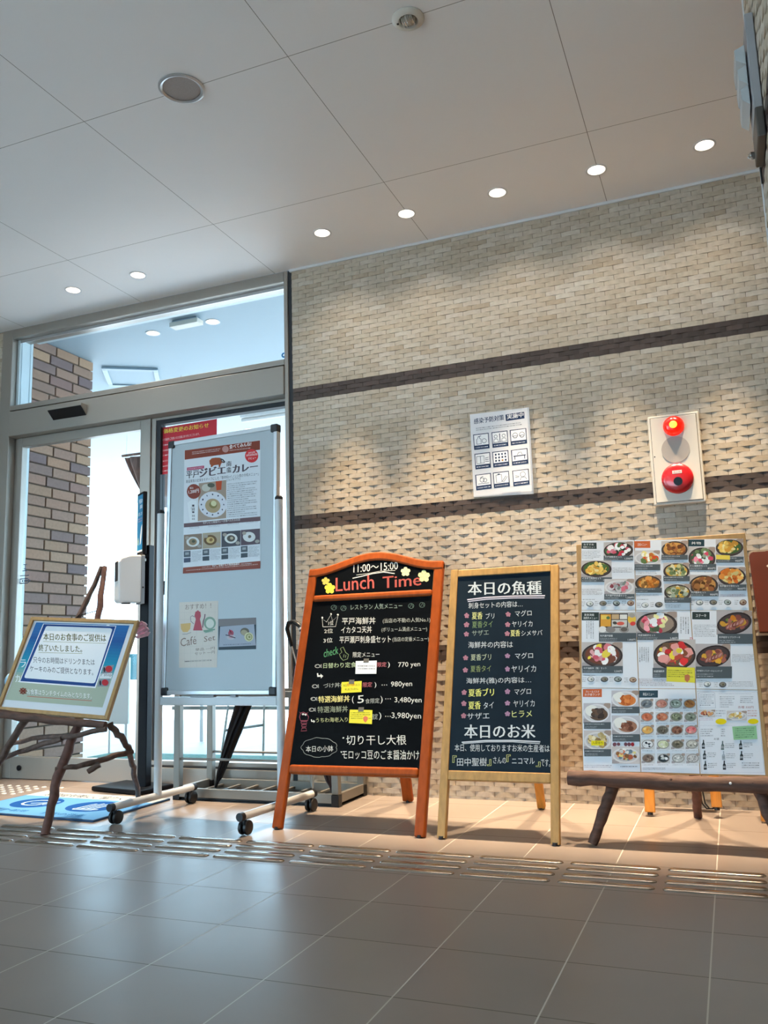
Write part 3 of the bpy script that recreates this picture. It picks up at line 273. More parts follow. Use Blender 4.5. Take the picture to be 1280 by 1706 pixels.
'curry':[["corners",[[-0.209,1.673],[0.229,1.665],[0.235,1.073],[-0.199,1.078]]],["p",[[-0.207,1.673],[0.227,1.664],[0.227,1.62],[-0.206,1.627]],"8c4434"],["e",[0.033,1.648],[0.052,1.645],[0.033,1.664],"c09088"],["t","食べてみんね!",[0.055,1.645],[0.178,1.645],[0.055,1.666],"f8f0ec",1],["g",[-0.163,1.662],[0.006,1.658],[-0.163,1.645],2,"f0dcd8",0],["g",[0.055,1.642],[0.173,1.639],[0.055,1.634],1,"f0dcd8",0],["e",[0.181,1.597],[0.218,1.592],[0.181,1.629],"d83c40"],["t","2022年",[0.162,1.609],[0.201,1.608],[0.162,1.618],"f8f0f0",0],["t","3月20日(日)",[0.151,1.596],[0.213,1.595],[0.151,1.607],"f8f0f0",1],["t","デビュー",[0.163,1.58],[0.206,1.58],[0.162,1.591],"f8f0f0",0],["p",[[-0.056,1.586],[-0.059,1.604],[-0.045,1.614],[-0.023,1.614],[-0.0,1.611],[0.021,1.601],[0.034,1.586],[0.027,1.582],[0.014,1.585],[0.008,1.578],[0.003,1.564],[-0.003,1.565],[-0.005,1.578],[-0.032,1.578],[-0.044,1.571],[-0.05,1.572],[-0.05,1.582]],"9c5030"],["p",[[0.004,1.609],[0.021,1.601],[0.035,1.586],[0.026,1.582],[0.012,1.59]],"4c4648"],["l",[[0.014,1.597],[0.022,1.589]],0.002,"f0f0f0",0],["p",[[-0.191,1.586],[-0.089,1.584],[-0.089,1.57],[-0.191,1.571]],"b8506c"],["g",[-0.186,1.582],[-0.094,1.581],[-0.186,1.575],1,"f8e8ec",0],["t","平戸",[-0.193,1.531],[-0.118,1.531],[-0.194,1.568],"38343c",1],["t","ジビエ",[-0.114,1.53],[0.035,1.528],[-0.115,1.572],"5c5058",2],["t","南",[0.041,1.562],[0.068,1.562],[0.041,1.588],"38343c",1],["t","蛮",[0.042,1.532],[0.069,1.532],[0.041,1.559],"38343c",1],["t","カレー",[0.077,1.528],[0.214,1.526],[0.077,1.565],"5c5058",2],["t","南蛮貿易の史実をモチーフにした「香辛料×イノシシ肉の令和メニュー」",[-0.194,1.51],[0.221,1.501],[-0.194,1.526],"484450",0],["p",[[-0.118,1.501],[0.041,1.499],[0.044,1.319],[-0.119,1.32]],"a89484"],["e",[-0.075,1.475],[-0.05,1.473],[-0.076,1.493],"c8c4b8"],["e",[-0.046,1.484],[-0.025,1.481],[-0.046,1.495],"5c6054"],["p",[[-0.02,1.5],[0.016,1.499],[0.013,1.456],[-0.014,1.456]],"c05030"],["e",[-0.035,1.391],[0.046,1.382],[-0.037,1.453],"dcdce2"],["e",[-0.034,1.385],[0.01,1.38],[-0.035,1.419],"b49c78"],["e",[-0.032,1.389],[-0.009,1.386],[-0.033,1.406],"8c8050"],["e",[-0.029,1.395],[-0.013,1.393],[-0.03,1.408],"d8d4a8"],["e",[0.029,1.384],[0.032,1.384],[0.028,1.388],"303850"],["e",[0.021,1.361],[0.024,1.361],[0.02,1.365],"303850"],["e",[-0.002,1.346],[0.002,1.345],[-0.002,1.35],"303850"],["e",[-0.034,1.342],[-0.03,1.342],[-0.034,1.346],"303850"],["e",[-0.066,1.352],[-0.062,1.352],[-0.066,1.356],"303850"],["e",[-0.091,1.372],[-0.087,1.372],[-0.091,1.376],"303850"],["e",[-0.1,1.397],[-0.096,1.397],[-0.1,1.401],"303850"],["e",[-0.092,1.42],[-0.088,1.42],[-0.092,1.425],"303850"],["e",[-0.068,1.436],[-0.065,1.435],[-0.069,1.44],"303850"],["e",[-0.036,1.439],[-0.032,1.438],[-0.036,1.443],"303850"],["e",[-0.004,1.429],[-0.0,1.429],[-0.004,1.433],"303850"],["e",[0.02,1.409],[0.023,1.409],[0.02,1.413],"303850"],["e",[-0.147,1.465],[-0.106,1.461],[-0.148,1.501],"8c4438"],["t","税込",[-0.171,1.478],[-0.149,1.478],[-0.171,1.489],"f4ece8",0],["t","1,200円",[-0.177,1.455],[-0.116,1.456],[-0.178,1.474],"f4ece8",1],["t","[コンセプト]",[0.045,1.491],[0.119,1.491],[0.044,1.504],"484850",0],["g",[0.048,1.483],[0.212,1.479],[0.051,1.319],17,"606068",0],["p",[[-0.183,1.414],[-0.157,1.427],[-0.129,1.418],[-0.118,1.313],[-0.161,1.3]],"e8eaec"],["t","イノシシ",[-0.159,1.364],[-0.138,1.364],[-0.161,1.405],"484048",0],["g",[-0.163,1.403],[-0.133,1.4],[-0.16,1.322],1,"504850",1],["p",[[-0.201,1.316],[0.232,1.309],[0.233,1.289],[-0.2,1.297]],"6c5458"],["t","平戸ジビエ南蛮カレーが食べられるお店",[-0.089,1.302],[0.122,1.3],[-0.089,1.314],"ece4e4",0],["g",[-0.167,1.297],[-0.108,1.296],[-0.167,1.286],2,"888890",0],["g",[-0.059,1.294],[0.008,1.292],[-0.059,1.284],2,"888890",0],["g",[0.051,1.293],[0.117,1.292],[0.052,1.284],2,"888890",0],["g",[0.155,1.292],[0.224,1.29],[0.155,1.284],2,"888890",0],["p",[[-0.199,1.261],[-0.093,1.259],[-0.091,1.187],[-0.197,1.187]],"8c7868"],["e",[-0.145,1.224],[-0.107,1.221],[-0.146,1.248],"dcdcd8"],["e",[-0.145,1.224],[-0.121,1.222],[-0.145,1.24],"907c60"],["e",[-0.141,1.226],[-0.131,1.225],[-0.141,1.233],"4c5040"],["e",[-0.179,1.245],[-0.167,1.244],[-0.179,1.253],"a89c90"],["e",[-0.107,1.201],[-0.095,1.2],[-0.108,1.209],"a8a098"],["p",[[-0.197,1.184],[-0.157,1.183],[-0.156,1.154],[-0.196,1.155]],"586068"],["p",[[-0.189,1.177],[-0.167,1.177],[-0.166,1.165],[-0.188,1.165]],"a0a4a8"],["p",[[-0.196,1.15],[-0.156,1.15],[-0.155,1.129],[-0.195,1.129]],"50586c"],["g",[-0.151,1.18],[-0.093,1.179],[-0.15,1.129],9,"787880",0],["p",[[-0.089,1.26],[0.015,1.258],[0.016,1.186],[-0.088,1.186]],"b0a088"],["e",[-0.044,1.224],[-0.007,1.221],[-0.044,1.248],"6c5030"],["e",[-0.044,1.224],[-0.021,1.222],[-0.044,1.239],"d0b478"],["e",[-0.04,1.225],[-0.03,1.225],[-0.04,1.233],"8c6838"],["e",[-0.07,1.244],[-0.058,1.243],[-0.07,1.252],"a89c90"],["e",[0.001,1.2],[0.013,1.199],[0.001,1.208],"a8a098"],["p",[[-0.087,1.183],[-0.049,1.183],[-0.048,1.154],[-0.087,1.155]],"586068"],["p",[[-0.079,1.176],[-0.058,1.176],[-0.058,1.165],[-0.079,1.165]],"a0a4a8"],["p",[[-0.087,1.15],[-0.048,1.15],[-0.047,1.129],[-0.086,1.13]],"485058"],["g",[-0.043,1.18],[0.015,1.179],[-0.042,1.13],9,"787880",0],["p",[[0.019,1.258],[0.125,1.255],[0.126,1.185],[0.02,1.185]],"4c4a52"],["e",[0.073,1.222],[0.109,1.219],[0.073,1.245],"dcdcd8"],["e",[0.073,1.222],[0.096,1.22],[0.073,1.237],"585048"],["e",[0.077,1.223],[0.086,1.222],[0.077,1.23],"b8a890"],["e",[0.038,1.242],[0.05,1.241],[0.038,1.25],"a89c90"],["e",[0.111,1.198],[0.123,1.197],[0.111,1.206],"a8a098"],["p",[[0.02,1.182],[0.058,1.181],[0.059,1.153],[0.021,1.154]],"586068"],["p",[[0.028,1.175],[0.049,1.175],[0.049,1.164],[0.028,1.164]],"a0a4a8"],["p",[[0.021,1.149],[0.059,1.149],[0.059,1.129],[0.021,1.129]],"485058"],["g",[0.064,1.179],[0.125,1.177],[0.065,1.129],9,"787880",0],["p",[[0.127,1.256],[0.231,1.254],[0.232,1.184],[0.128,1.185]],"605058"],["e",[0.173,1.221],[0.207,1.218],[0.172,1.244],"dcdcd8"],["e",[0.173,1.221],[0.195,1.219],[0.172,1.236],"e0e0e0"],["e",[0.176,1.222],[0.185,1.222],[0.176,1.229],"685c50"],["e",[0.146,1.24],[0.157,1.239],[0.146,1.248],"a89c90"],["e",[0.217,1.197],[0.229,1.197],[0.217,1.205],"a8a098"],["p",[[0.128,1.181],[0.165,1.181],[0.166,1.153],[0.129,1.154]],"586068"],["p",[[0.136,1.175],[0.156,1.175],[0.156,1.164],[0.136,1.164]],"a0a4a8"],["p",[[0.129,1.149],[0.166,1.149],[0.166,1.129],[0.129,1.129]],"485058"],["g",[0.171,1.178],[0.23,1.177],[0.172,1.129],9,"787880",0],["p",[[-0.198,1.106],[0.235,1.107],[0.235,1.073],[-0.199,1.078]],"8c4434"],["t","平戸ご当地グルメ推進協議会",[-0.03,1.096],[0.123,1.098],[-0.031,1.108],"f0e8e4",1],["g",[-0.088,1.103],[-0.037,1.103],[-0.088,1.097],1,"e8d0c8",0],["g",[-0.181,1.095],[0.226,1.097],[-0.181,1.087],1,"e8d0c8",0],["g",[0.13,1.104],[0.189,1.103],[0.13,1.096],1,"f0e8e4",0]],
'cafe':[["corners",[[-0.216,0.945],[0.007,0.941],[0.006,0.643],[-0.208,0.645]]],["p",[[-0.213,0.928],[0.004,0.922],[0.004,0.921],[-0.213,0.927]],"cfc4ba"],["p",[[-0.212,0.897],[0.005,0.892],[0.005,0.891],[-0.212,0.896]],"cfc4ba"],["p",[[-0.211,0.866],[0.005,0.861],[0.005,0.86],[-0.211,0.864]],"cfc4ba"],["p",[[-0.21,0.834],[0.006,0.831],[0.006,0.83],[-0.21,0.833]],"cfc4ba"],["p",[[-0.209,0.803],[0.007,0.801],[0.007,0.8],[-0.209,0.802]],"cfc4ba"],["p",[[-0.208,0.772],[0.007,0.77],[0.007,0.769],[-0.208,0.771]],"cfc4ba"],["p",[[-0.207,0.742],[0.008,0.74],[0.008,0.739],[-0.207,0.74]],"cfc4ba"],["p",[[-0.206,0.711],[0.009,0.71],[0.009,0.709],[-0.206,0.71]],"cfc4ba"],["p",[[-0.205,0.68],[0.009,0.68],[0.009,0.679],[-0.205,0.679]],"cfc4ba"],["p",[[-0.186,0.942],[-0.185,0.942],[-0.176,0.648],[-0.177,0.648]],"cfc4ba"],["p",[[-0.151,0.941],[-0.149,0.941],[-0.141,0.647],[-0.142,0.647]],"cfc4ba"],["p",[[-0.116,0.939],[-0.114,0.939],[-0.106,0.646],[-0.108,0.646]],"cfc4ba"],["p",[[-0.081,0.937],[-0.08,0.937],[-0.072,0.646],[-0.073,0.646]],"cfc4ba"],["p",[[-0.046,0.936],[-0.045,0.936],[-0.038,0.645],[-0.039,0.645]],"cfc4ba"],["p",[[-0.012,0.934],[-0.011,0.934],[-0.004,0.645],[-0.006,0.645]],"cfc4ba"],["t","おすすめ！！",[-0.18,0.909],[-0.032,0.909],[-0.181,0.933],"8c7468",0],["p",[[-0.121,0.897],[-0.107,0.901],[-0.092,0.895],[-0.089,0.876],[-0.094,0.862],[-0.078,0.81],[-0.132,0.812],[-0.118,0.863],[-0.126,0.879]],"b8505c"],["e",[-0.107,0.899],[-0.102,0.899],[-0.107,0.903],"b8505c"],["l",[[-0.078,0.823],[-0.075,0.852],[-0.068,0.867],[-0.066,0.884]],0.006,"78545c",0],["l",[[-0.129,0.842],[-0.146,0.855],[-0.149,0.874],[-0.139,0.88],[-0.124,0.873]],0.003,"807078",0],["p",[[-0.205,0.845],[-0.146,0.847],[-0.149,0.82],[-0.164,0.806],[-0.19,0.807],[-0.202,0.822]],"d8b070"],["l",[[-0.193,0.797],[-0.167,0.797],[-0.143,0.804]],0.003,"a09898",0],["e",[-0.038,0.842],[-0.004,0.841],[-0.039,0.871],"88a08c"],["e",[-0.037,0.84],[-0.014,0.839],[-0.037,0.861],"d8d8cc"],["p",[[-0.074,0.811],[-0.008,0.816],[-0.008,0.81],[-0.056,0.801],[-0.07,0.803]],"7c9c88"],["l",[[-0.066,0.799],[-0.019,0.805]],0.003,"90a898",0],["t","Café",[-0.202,0.74],[-0.111,0.75],[-0.204,0.778],"8c7468",0],["t","Set",[-0.069,0.758],[-0.006,0.765],[-0.069,0.783],"8c7468",0],["t","単品 ―円",[-0.116,0.718],[-0.007,0.723],[-0.117,0.731],"8c7468",0],["t","セット ―円",[-0.119,0.7],[-0.007,0.705],[-0.119,0.713],"8c7468",0],["g",[-0.178,0.678],[-0.025,0.681],[-0.178,0.667],1,"484040",0]],
'dessert':[["corners",[[0.01,0.858],[0.215,0.857],[0.216,0.719],[0.013,0.72]]],["p",[[0.01,0.858],[0.215,0.857],[0.216,0.719],[0.013,0.72]],"38444c"],["p",[[0.011,0.857],[0.214,0.857],[0.214,0.826],[0.012,0.826]],"807878"],["p",[[0.02,0.824],[0.204,0.828],[0.215,0.735],[0.015,0.733]],"a4a8b4"],["e",[0.08,0.792],[0.095,0.792],[0.08,0.806],"a04858"],["e",[0.077,0.801],[0.084,0.801],[0.076,0.808],"b82c48"],["e",[0.081,0.774],[0.105,0.774],[0.081,0.785],"b8b4b8"],["e",[0.081,0.777],[0.094,0.777],[0.081,0.783],"c09098"],["l",[[0.051,0.786],[0.071,0.782],[0.086,0.776],[0.105,0.771]],0.004,"403840",0],["l",[[0.071,0.809],[0.082,0.792]],0.004,"402830",0],["e",[0.155,0.797],[0.179,0.796],[0.155,0.814],"686050"],["e",[0.152,0.793],[0.17,0.792],[0.151,0.805],"a89c80"],["e",[0.177,0.773],[0.201,0.772],[0.177,0.793],"d0cca0"],["e",[0.178,0.773],[0.195,0.772],[0.178,0.788],"8c8c60"],["e",[0.179,0.773],[0.191,0.772],[0.179,0.784],"c8c498"],["e",[0.18,0.773],[0.186,0.772],[0.18,0.779],"8c8c60"],["g",[0.039,0.746],[0.194,0.747],[0.039,0.738],1,"404850",0]],
'sign':[["corners",[[-0.409,0.983],[0.154,0.944],[0.12,0.473],[-0.437,0.525]]]],
'signpaper':[["corners",[[-0.394,0.967],[0.126,0.93],[0.092,0.498],[-0.43,0.545]]],["p",[[-0.378,0.957],[0.111,0.922],[0.109,0.906],[-0.38,0.942]],[0.0452,0.1878,0.4564]],["p",[[-0.38,0.943],[0.109,0.907],[0.108,0.891],[-0.381,0.928]],[0.0407,0.1697,0.4257]],["p",[[-0.381,0.929],[0.108,0.892],[0.107,0.877],[-0.382,0.914]],[0.0364,0.1526,0.3962]],["p",[[-0.382,0.915],[0.107,0.878],[0.106,0.862],[-0.383,0.899]],[0.0325,0.1366,0.3679]],["p",[[-0.383,0.9],[0.106,0.863],[0.105,0.848],[-0.384,0.885]],[0.0288,0.1216,0.3409]],["p",[[-0.384,0.886],[0.105,0.849],[0.104,0.834],[-0.386,0.871]],[0.0253,0.1076,0.315]],["p",[[-0.386,0.872],[0.104,0.834],[0.102,0.819],[-0.387,0.857]],[0.0252,0.1244,0.3298]],["p",[[-0.387,0.858],[0.103,0.82],[0.101,0.805],[-0.388,0.843]],[0.0252,0.1441,0.3467]],["p",[[-0.388,0.844],[0.101,0.806],[0.1,0.791],[-0.389,0.829]],[0.0252,0.1656,0.3641]],["p",[[-0.389,0.83],[0.1,0.792],[0.099,0.777],[-0.39,0.816]],[0.0252,0.1888,0.3821]],["p",[[-0.39,0.816],[0.099,0.777],[0.098,0.762],[-0.392,0.802]],[0.0252,0.2138,0.4005]],["p",[[-0.392,0.803],[0.098,0.763],[0.097,0.748],[-0.393,0.788]],[0.0252,0.2406,0.4194]],["p",[[-0.393,0.789],[0.097,0.749],[0.096,0.734],[-0.394,0.774]],[0.0252,0.2693,0.4389]],["p",[[-0.394,0.775],[0.096,0.735],[0.095,0.72],[-0.395,0.761]],[0.0252,0.2999,0.4588]],["p",[[-0.395,0.762],[0.095,0.721],[0.094,0.707],[-0.396,0.747]],[0.0252,0.3325,0.4793]],["p",[[-0.396,0.748],[0.094,0.707],[0.092,0.693],[-0.397,0.734]],[0.0642,0.3625,0.4588]],["p",[[-0.397,0.734],[0.093,0.694],[0.091,0.679],[-0.399,0.72]],[0.1257,0.3942,0.4389]],["p",[[-0.399,0.721],[0.091,0.68],[0.09,0.665],[-0.4,0.707]],[0.2124,0.4273,0.4194]],["p",[[-0.4,0.707],[0.09,0.666],[0.089,0.652],[-0.401,0.693]],[0.3264,0.4621,0.4005]],["p",[[-0.401,0.694],[0.089,0.652],[0.088,0.638],[-0.402,0.68]],"b0b8a4"],["p",[[-0.402,0.681],[0.088,0.639],[0.087,0.624],[-0.403,0.667]],"b0b8a4"],["p",[[-0.403,0.667],[0.087,0.625],[0.086,0.611],[-0.404,0.653]],"b0b8a4"],["p",[[-0.404,0.654],[0.086,0.612],[0.085,0.597],[-0.405,0.64]],"b0b8a4"],["p",[[-0.405,0.641],[0.085,0.598],[0.084,0.584],[-0.407,0.627]],"b0b8a4"],["p",[[-0.406,0.628],[0.084,0.585],[0.083,0.571],[-0.408,0.614]],"b0b8a4"],["p",[[-0.408,0.615],[0.083,0.571],[0.082,0.557],[-0.409,0.601]],"b0b8a4"],["p",[[-0.409,0.602],[0.082,0.558],[0.081,0.544],[-0.41,0.588]],"b0b8a4"],["p",[[-0.41,0.589],[0.081,0.545],[0.08,0.531],[-0.411,0.575]],"b0b8a4"],["p",[[-0.006,0.93],[0.009,0.929],[-0.013,0.649],[-0.029,0.65]],"e8ecf0"],["p",[[-0.339,0.949],[0.045,0.923],[0.022,0.621],[-0.368,0.657]],"f0f2f4"],["p",[[-0.335,0.946],[0.041,0.92],[0.017,0.628],[-0.364,0.662]],"2c4c88"],["p",[[-0.319,0.932],[-0.312,0.935],[0.017,0.912],[0.028,0.906],[0.029,0.9],[0.013,0.649],[0.007,0.644],[-0.004,0.644],[-0.342,0.676],[-0.349,0.68],[-0.35,0.688]],"eceef0"],["t","本日のお食事のご提供は",[-0.31,0.862],[0.014,0.844],[-0.322,0.9],"5c5c2c",1],["l",[[-0.31,0.856],[0.015,0.836]],0.0018,"8c8c50",0],["t","終了いたしました。",[-0.318,0.808],[-0.093,0.794],[-0.329,0.843],"5c5c2c",1],["l",[[-0.317,0.801],[-0.09,0.789]],0.0018,"8c8c50",0],["t","只今のお時間はドリンクまたは",[-0.327,0.75],[-0.011,0.729],[-0.337,0.781],"383c44",0],["t","ケーキのみのご提供となります。",[-0.33,0.707],[-0.005,0.681],[-0.34,0.738],"383c44",0],["t","※",[-0.347,0.599],[-0.311,0.598],[-0.357,0.63],"7c3c30",2],["t","お食事はランチタイムのみとなります。",[-0.309,0.595],[0.02,0.567],[-0.318,0.625],"585c58",1],["t","お食事はランチタイムのみとなります。",[-0.308,0.597],[0.019,0.569],[-0.317,0.625],"fcfcf8",0],["l",[[-0.305,0.589],[0.021,0.562]],0.003,"c07060",0],["t","ラ",[-0.387,0.73],[-0.358,0.729],[-0.399,0.768],"f0f4f4",1],["t","カ",[-0.387,0.657],[-0.365,0.658],[-0.399,0.693],"f0f4f4",1],["p",[[0.032,0.723],[0.083,0.729],[0.084,0.69],[0.034,0.688]],"8c949c"],["e",[0.063,0.71],[0.08,0.71],[0.059,0.726],"c03840"],["e",[0.042,0.707],[0.047,0.707],[0.038,0.719],"3c3c48"],["p",[[0.029,0.688],[0.086,0.689],[0.087,0.664],[0.028,0.666]],"e4e6e8"],["t","r stop",[0.035,0.672],[0.087,0.671],[0.031,0.688],"585c60",0],["p",[[0.029,0.662],[0.083,0.664],[0.082,0.628],[0.029,0.628]],"8c949c"],["e",[0.062,0.646],[0.078,0.646],[0.057,0.661],"c03840"],["e",[0.039,0.645],[0.044,0.645],[0.035,0.657],"3c3c48"]],
'sheet0':[["corners",[[1.572,1.133],[1.777,1.12],[1.768,0.84],[1.564,0.849]]],["p",[[1.574,1.124],[1.632,1.12],[1.632,1.094],[1.573,1.099]],"34403e"],["t","おすすめ",[1.582,1.112],[1.621,1.109],[1.582,1.12],"f0f0ec",0],["t","海鮮メニュー",[1.579,1.102],[1.626,1.098],[1.579,1.109],"f0f0ec",0],["g",[1.574,1.092],[1.646,1.087],[1.573,1.055],6,"707074",0],["f",[1.66,1.119],[1.772,1.115],[1.657,1.048],"bowl","d86070 f0e8e4 507048 e890a0 c83848 f4f0ec 384038",1],["p",[[1.658,1.064],[1.77,1.056],[1.769,1.037],[1.657,1.045]],"565e62"],["t","平戸海鮮丼セット",[1.662,1.055],[1.727,1.05],[1.662,1.063],"f0f0f0",0],["g",[1.661,1.053],[1.714,1.049],[1.661,1.046],1,"c0c4c8",0],["t","1,500円",[1.737,1.042],[1.766,1.04],[1.738,1.051],"f0f0f0",0],["f",[1.57,1.05],[1.687,1.043],[1.568,0.98],"bowl","e8c060 f0d078 d89c40 e4b458 f4dc98 4c6838",2],["p",[[1.568,0.982],[1.686,0.974],[1.685,0.955],[1.567,0.962]],"565e62"],["t","イカタコ天丼セット",[1.572,0.972],[1.645,0.968],[1.572,0.981],"f0f0f0",0],["g",[1.571,0.97],[1.627,0.967],[1.571,0.963],1,"c0c4c8",0],["t","1,200円",[1.653,0.96],[1.682,0.958],[1.654,0.969],"f0f0f0",0],["g",[1.689,1.014],[1.767,1.009],[1.688,0.992],4,"707074",0],["f",[1.657,0.969],[1.769,0.963],[1.654,0.905],"plate","c8a0a0 a8a4a4 d87080 e0d8d8 788078 904850",3],["p",[[1.654,0.909],[1.767,0.903],[1.766,0.882],[1.653,0.887]],"565e62"],["t","平戸瀬戸刺身盛セット",[1.658,0.899],[1.737,0.895],[1.659,0.907],"f0f0f0",0],["g",[1.657,0.897],[1.71,0.894],[1.657,0.889],1,"c0c4c8",0],["t","1,200円",[1.734,0.887],[1.762,0.885],[1.735,0.895],"f0f0f0",0],["g",[1.569,0.935],[1.649,0.931],[1.569,0.909],5,"707074",0],["g",[1.57,0.894],[1.617,0.892],[1.57,0.888],1,"505054",0],["e",[1.598,0.872],[1.612,0.872],[1.598,0.883],"70787c"],["e",[1.598,0.874],[1.609,0.873],[1.598,0.882],"e4e4e0"],["e",[1.601,0.872],[1.605,0.872],[1.601,0.876],"909890"],["g",[1.566,0.885],[1.581,0.884],[1.565,0.863],3,"808084",0],["e",[1.648,0.872],[1.662,0.871],[1.649,0.882],"505458"],["e",[1.648,0.873],[1.659,0.873],[1.649,0.881],"8c8478"],["e",[1.651,0.871],[1.656,0.871],[1.651,0.875],"68604c"],["g",[1.617,0.884],[1.632,0.883],[1.616,0.862],3,"808084",0],["e",[1.698,0.87],[1.711,0.869],[1.698,0.881],"3c4448"],["e",[1.698,0.872],[1.708,0.871],[1.698,0.879],"a8b0ac"],["e",[1.701,0.87],[1.705,0.87],[1.701,0.874],"50584c"],["g",[1.666,0.882],[1.681,0.881],[1.665,0.861],3,"808084",0],["e",[1.751,0.868],[1.764,0.868],[1.751,0.879],"785c50"],["e",[1.751,0.87],[1.761,0.869],[1.751,0.877],"c0a890"],["e",[1.753,0.868],[1.758,0.868],[1.754,0.872],"785040"],["g",[1.72,0.88],[1.735,0.88],[1.719,0.859],3,"808084",0]],
'sheet1':[["corners",[[1.777,1.12],[1.974,1.108],[1.964,0.831],[1.768,0.84]]],["p",[[1.777,1.115],[1.836,1.111],[1.835,1.083],[1.776,1.088]],"d0683c"],["t","定食メニュー",[1.788,1.094],[1.823,1.092],[1.789,1.106],"f0f0ec",0],["f",[1.775,1.077],[1.87,1.071],[1.772,1.017],"plate","e8d888 d87838 c84c28 f0e8d8 e0b850 68804c",4],["p",[[1.773,1.021],[1.868,1.015],[1.866,0.991],[1.771,0.997]],"565e62"],["g",[1.776,1.018],[1.844,1.013],[1.776,1.011],1,"e0e0e0",0],["g",[1.775,1.007],[1.82,1.005],[1.775,0.999],2,"c0c4c8",0],["g",[1.774,0.993],[1.855,0.988],[1.773,0.982],2,"707074",0],["f",[1.773,0.978],[1.869,0.972],[1.77,0.911],"bowl","d88838 e0984c c87028 e8b060 8c6030",5],["p",[[1.771,0.927],[1.868,0.922],[1.867,0.903],[1.77,0.908]],"565e62"],["g",[1.774,0.924],[1.844,0.921],[1.774,0.919],1,"e0e0e0",0],["g",[1.774,0.916],[1.819,0.914],[1.773,0.91],1,"c0c4c8",0],["g",[1.772,0.904],[1.859,0.9],[1.772,0.894],2,"707074",0],["f",[1.877,1.107],[1.972,1.103],[1.873,1.036],"bowl","8c5430 b87840 6c4028 a86838 d09850",6],["p",[[1.874,1.052],[1.969,1.045],[1.968,1.026],[1.872,1.032]],"565e62"],["g",[1.877,1.049],[1.945,1.044],[1.877,1.043],1,"e0e0e0",0],["g",[1.876,1.041],[1.921,1.037],[1.876,1.034],1,"c0c4c8",0],["g",[1.876,1.028],[1.96,1.023],[1.875,1.024],1,"707074",0],["f",[1.879,1.02],[1.972,1.014],[1.875,0.952],"bowl","8c9468 c8c088 6c7c50 e4dcb0 586848 d8a848",7],["p",[[1.876,0.968],[1.97,0.962],[1.969,0.942],[1.875,0.947]],"565e62"],["g",[1.879,0.965],[1.947,0.961],[1.879,0.959],1,"e0e0e0",0],["g",[1.879,0.956],[1.923,0.953],[1.879,0.949],1,"c0c4c8",0],["g",[1.876,0.944],[1.941,0.94],[1.876,0.94],1,"707074",0],["f",[1.877,0.937],[1.971,0.931],[1.873,0.869],"bowl","a8b098 e0b048 707c58 e4dcc0 484c40 8c8460",8],["p",[[1.875,0.884],[1.969,0.879],[1.968,0.859],[1.874,0.864]],"565e62"],["g",[1.879,0.881],[1.946,0.878],[1.878,0.875],1,"e0e0e0",0],["g",[1.878,0.873],[1.922,0.87],[1.878,0.865],1,"c0c4c8",0],["g",[1.876,0.859],[1.935,0.856],[1.876,0.844],3,"909094",0],["g",[1.776,0.884],[1.819,0.882],[1.775,0.878],1,"505054",0],["e",[1.803,0.858],[1.816,0.857],[1.804,0.868],"70787c"],["e",[1.803,0.859],[1.814,0.859],[1.804,0.867],"e4e4e0"],["e",[1.806,0.857],[1.81,0.857],[1.806,0.861],"909890"],["g",[1.773,0.87],[1.788,0.869],[1.772,0.848],3,"808084",0],["e",[1.853,0.857],[1.867,0.857],[1.854,0.868],"505458"],["e",[1.854,0.859],[1.864,0.858],[1.854,0.866],"8c8478"],["e",[1.856,0.857],[1.86,0.857],[1.856,0.861],"68604c"],["g",[1.823,0.869],[1.838,0.869],[1.822,0.848],3,"808084",0]],
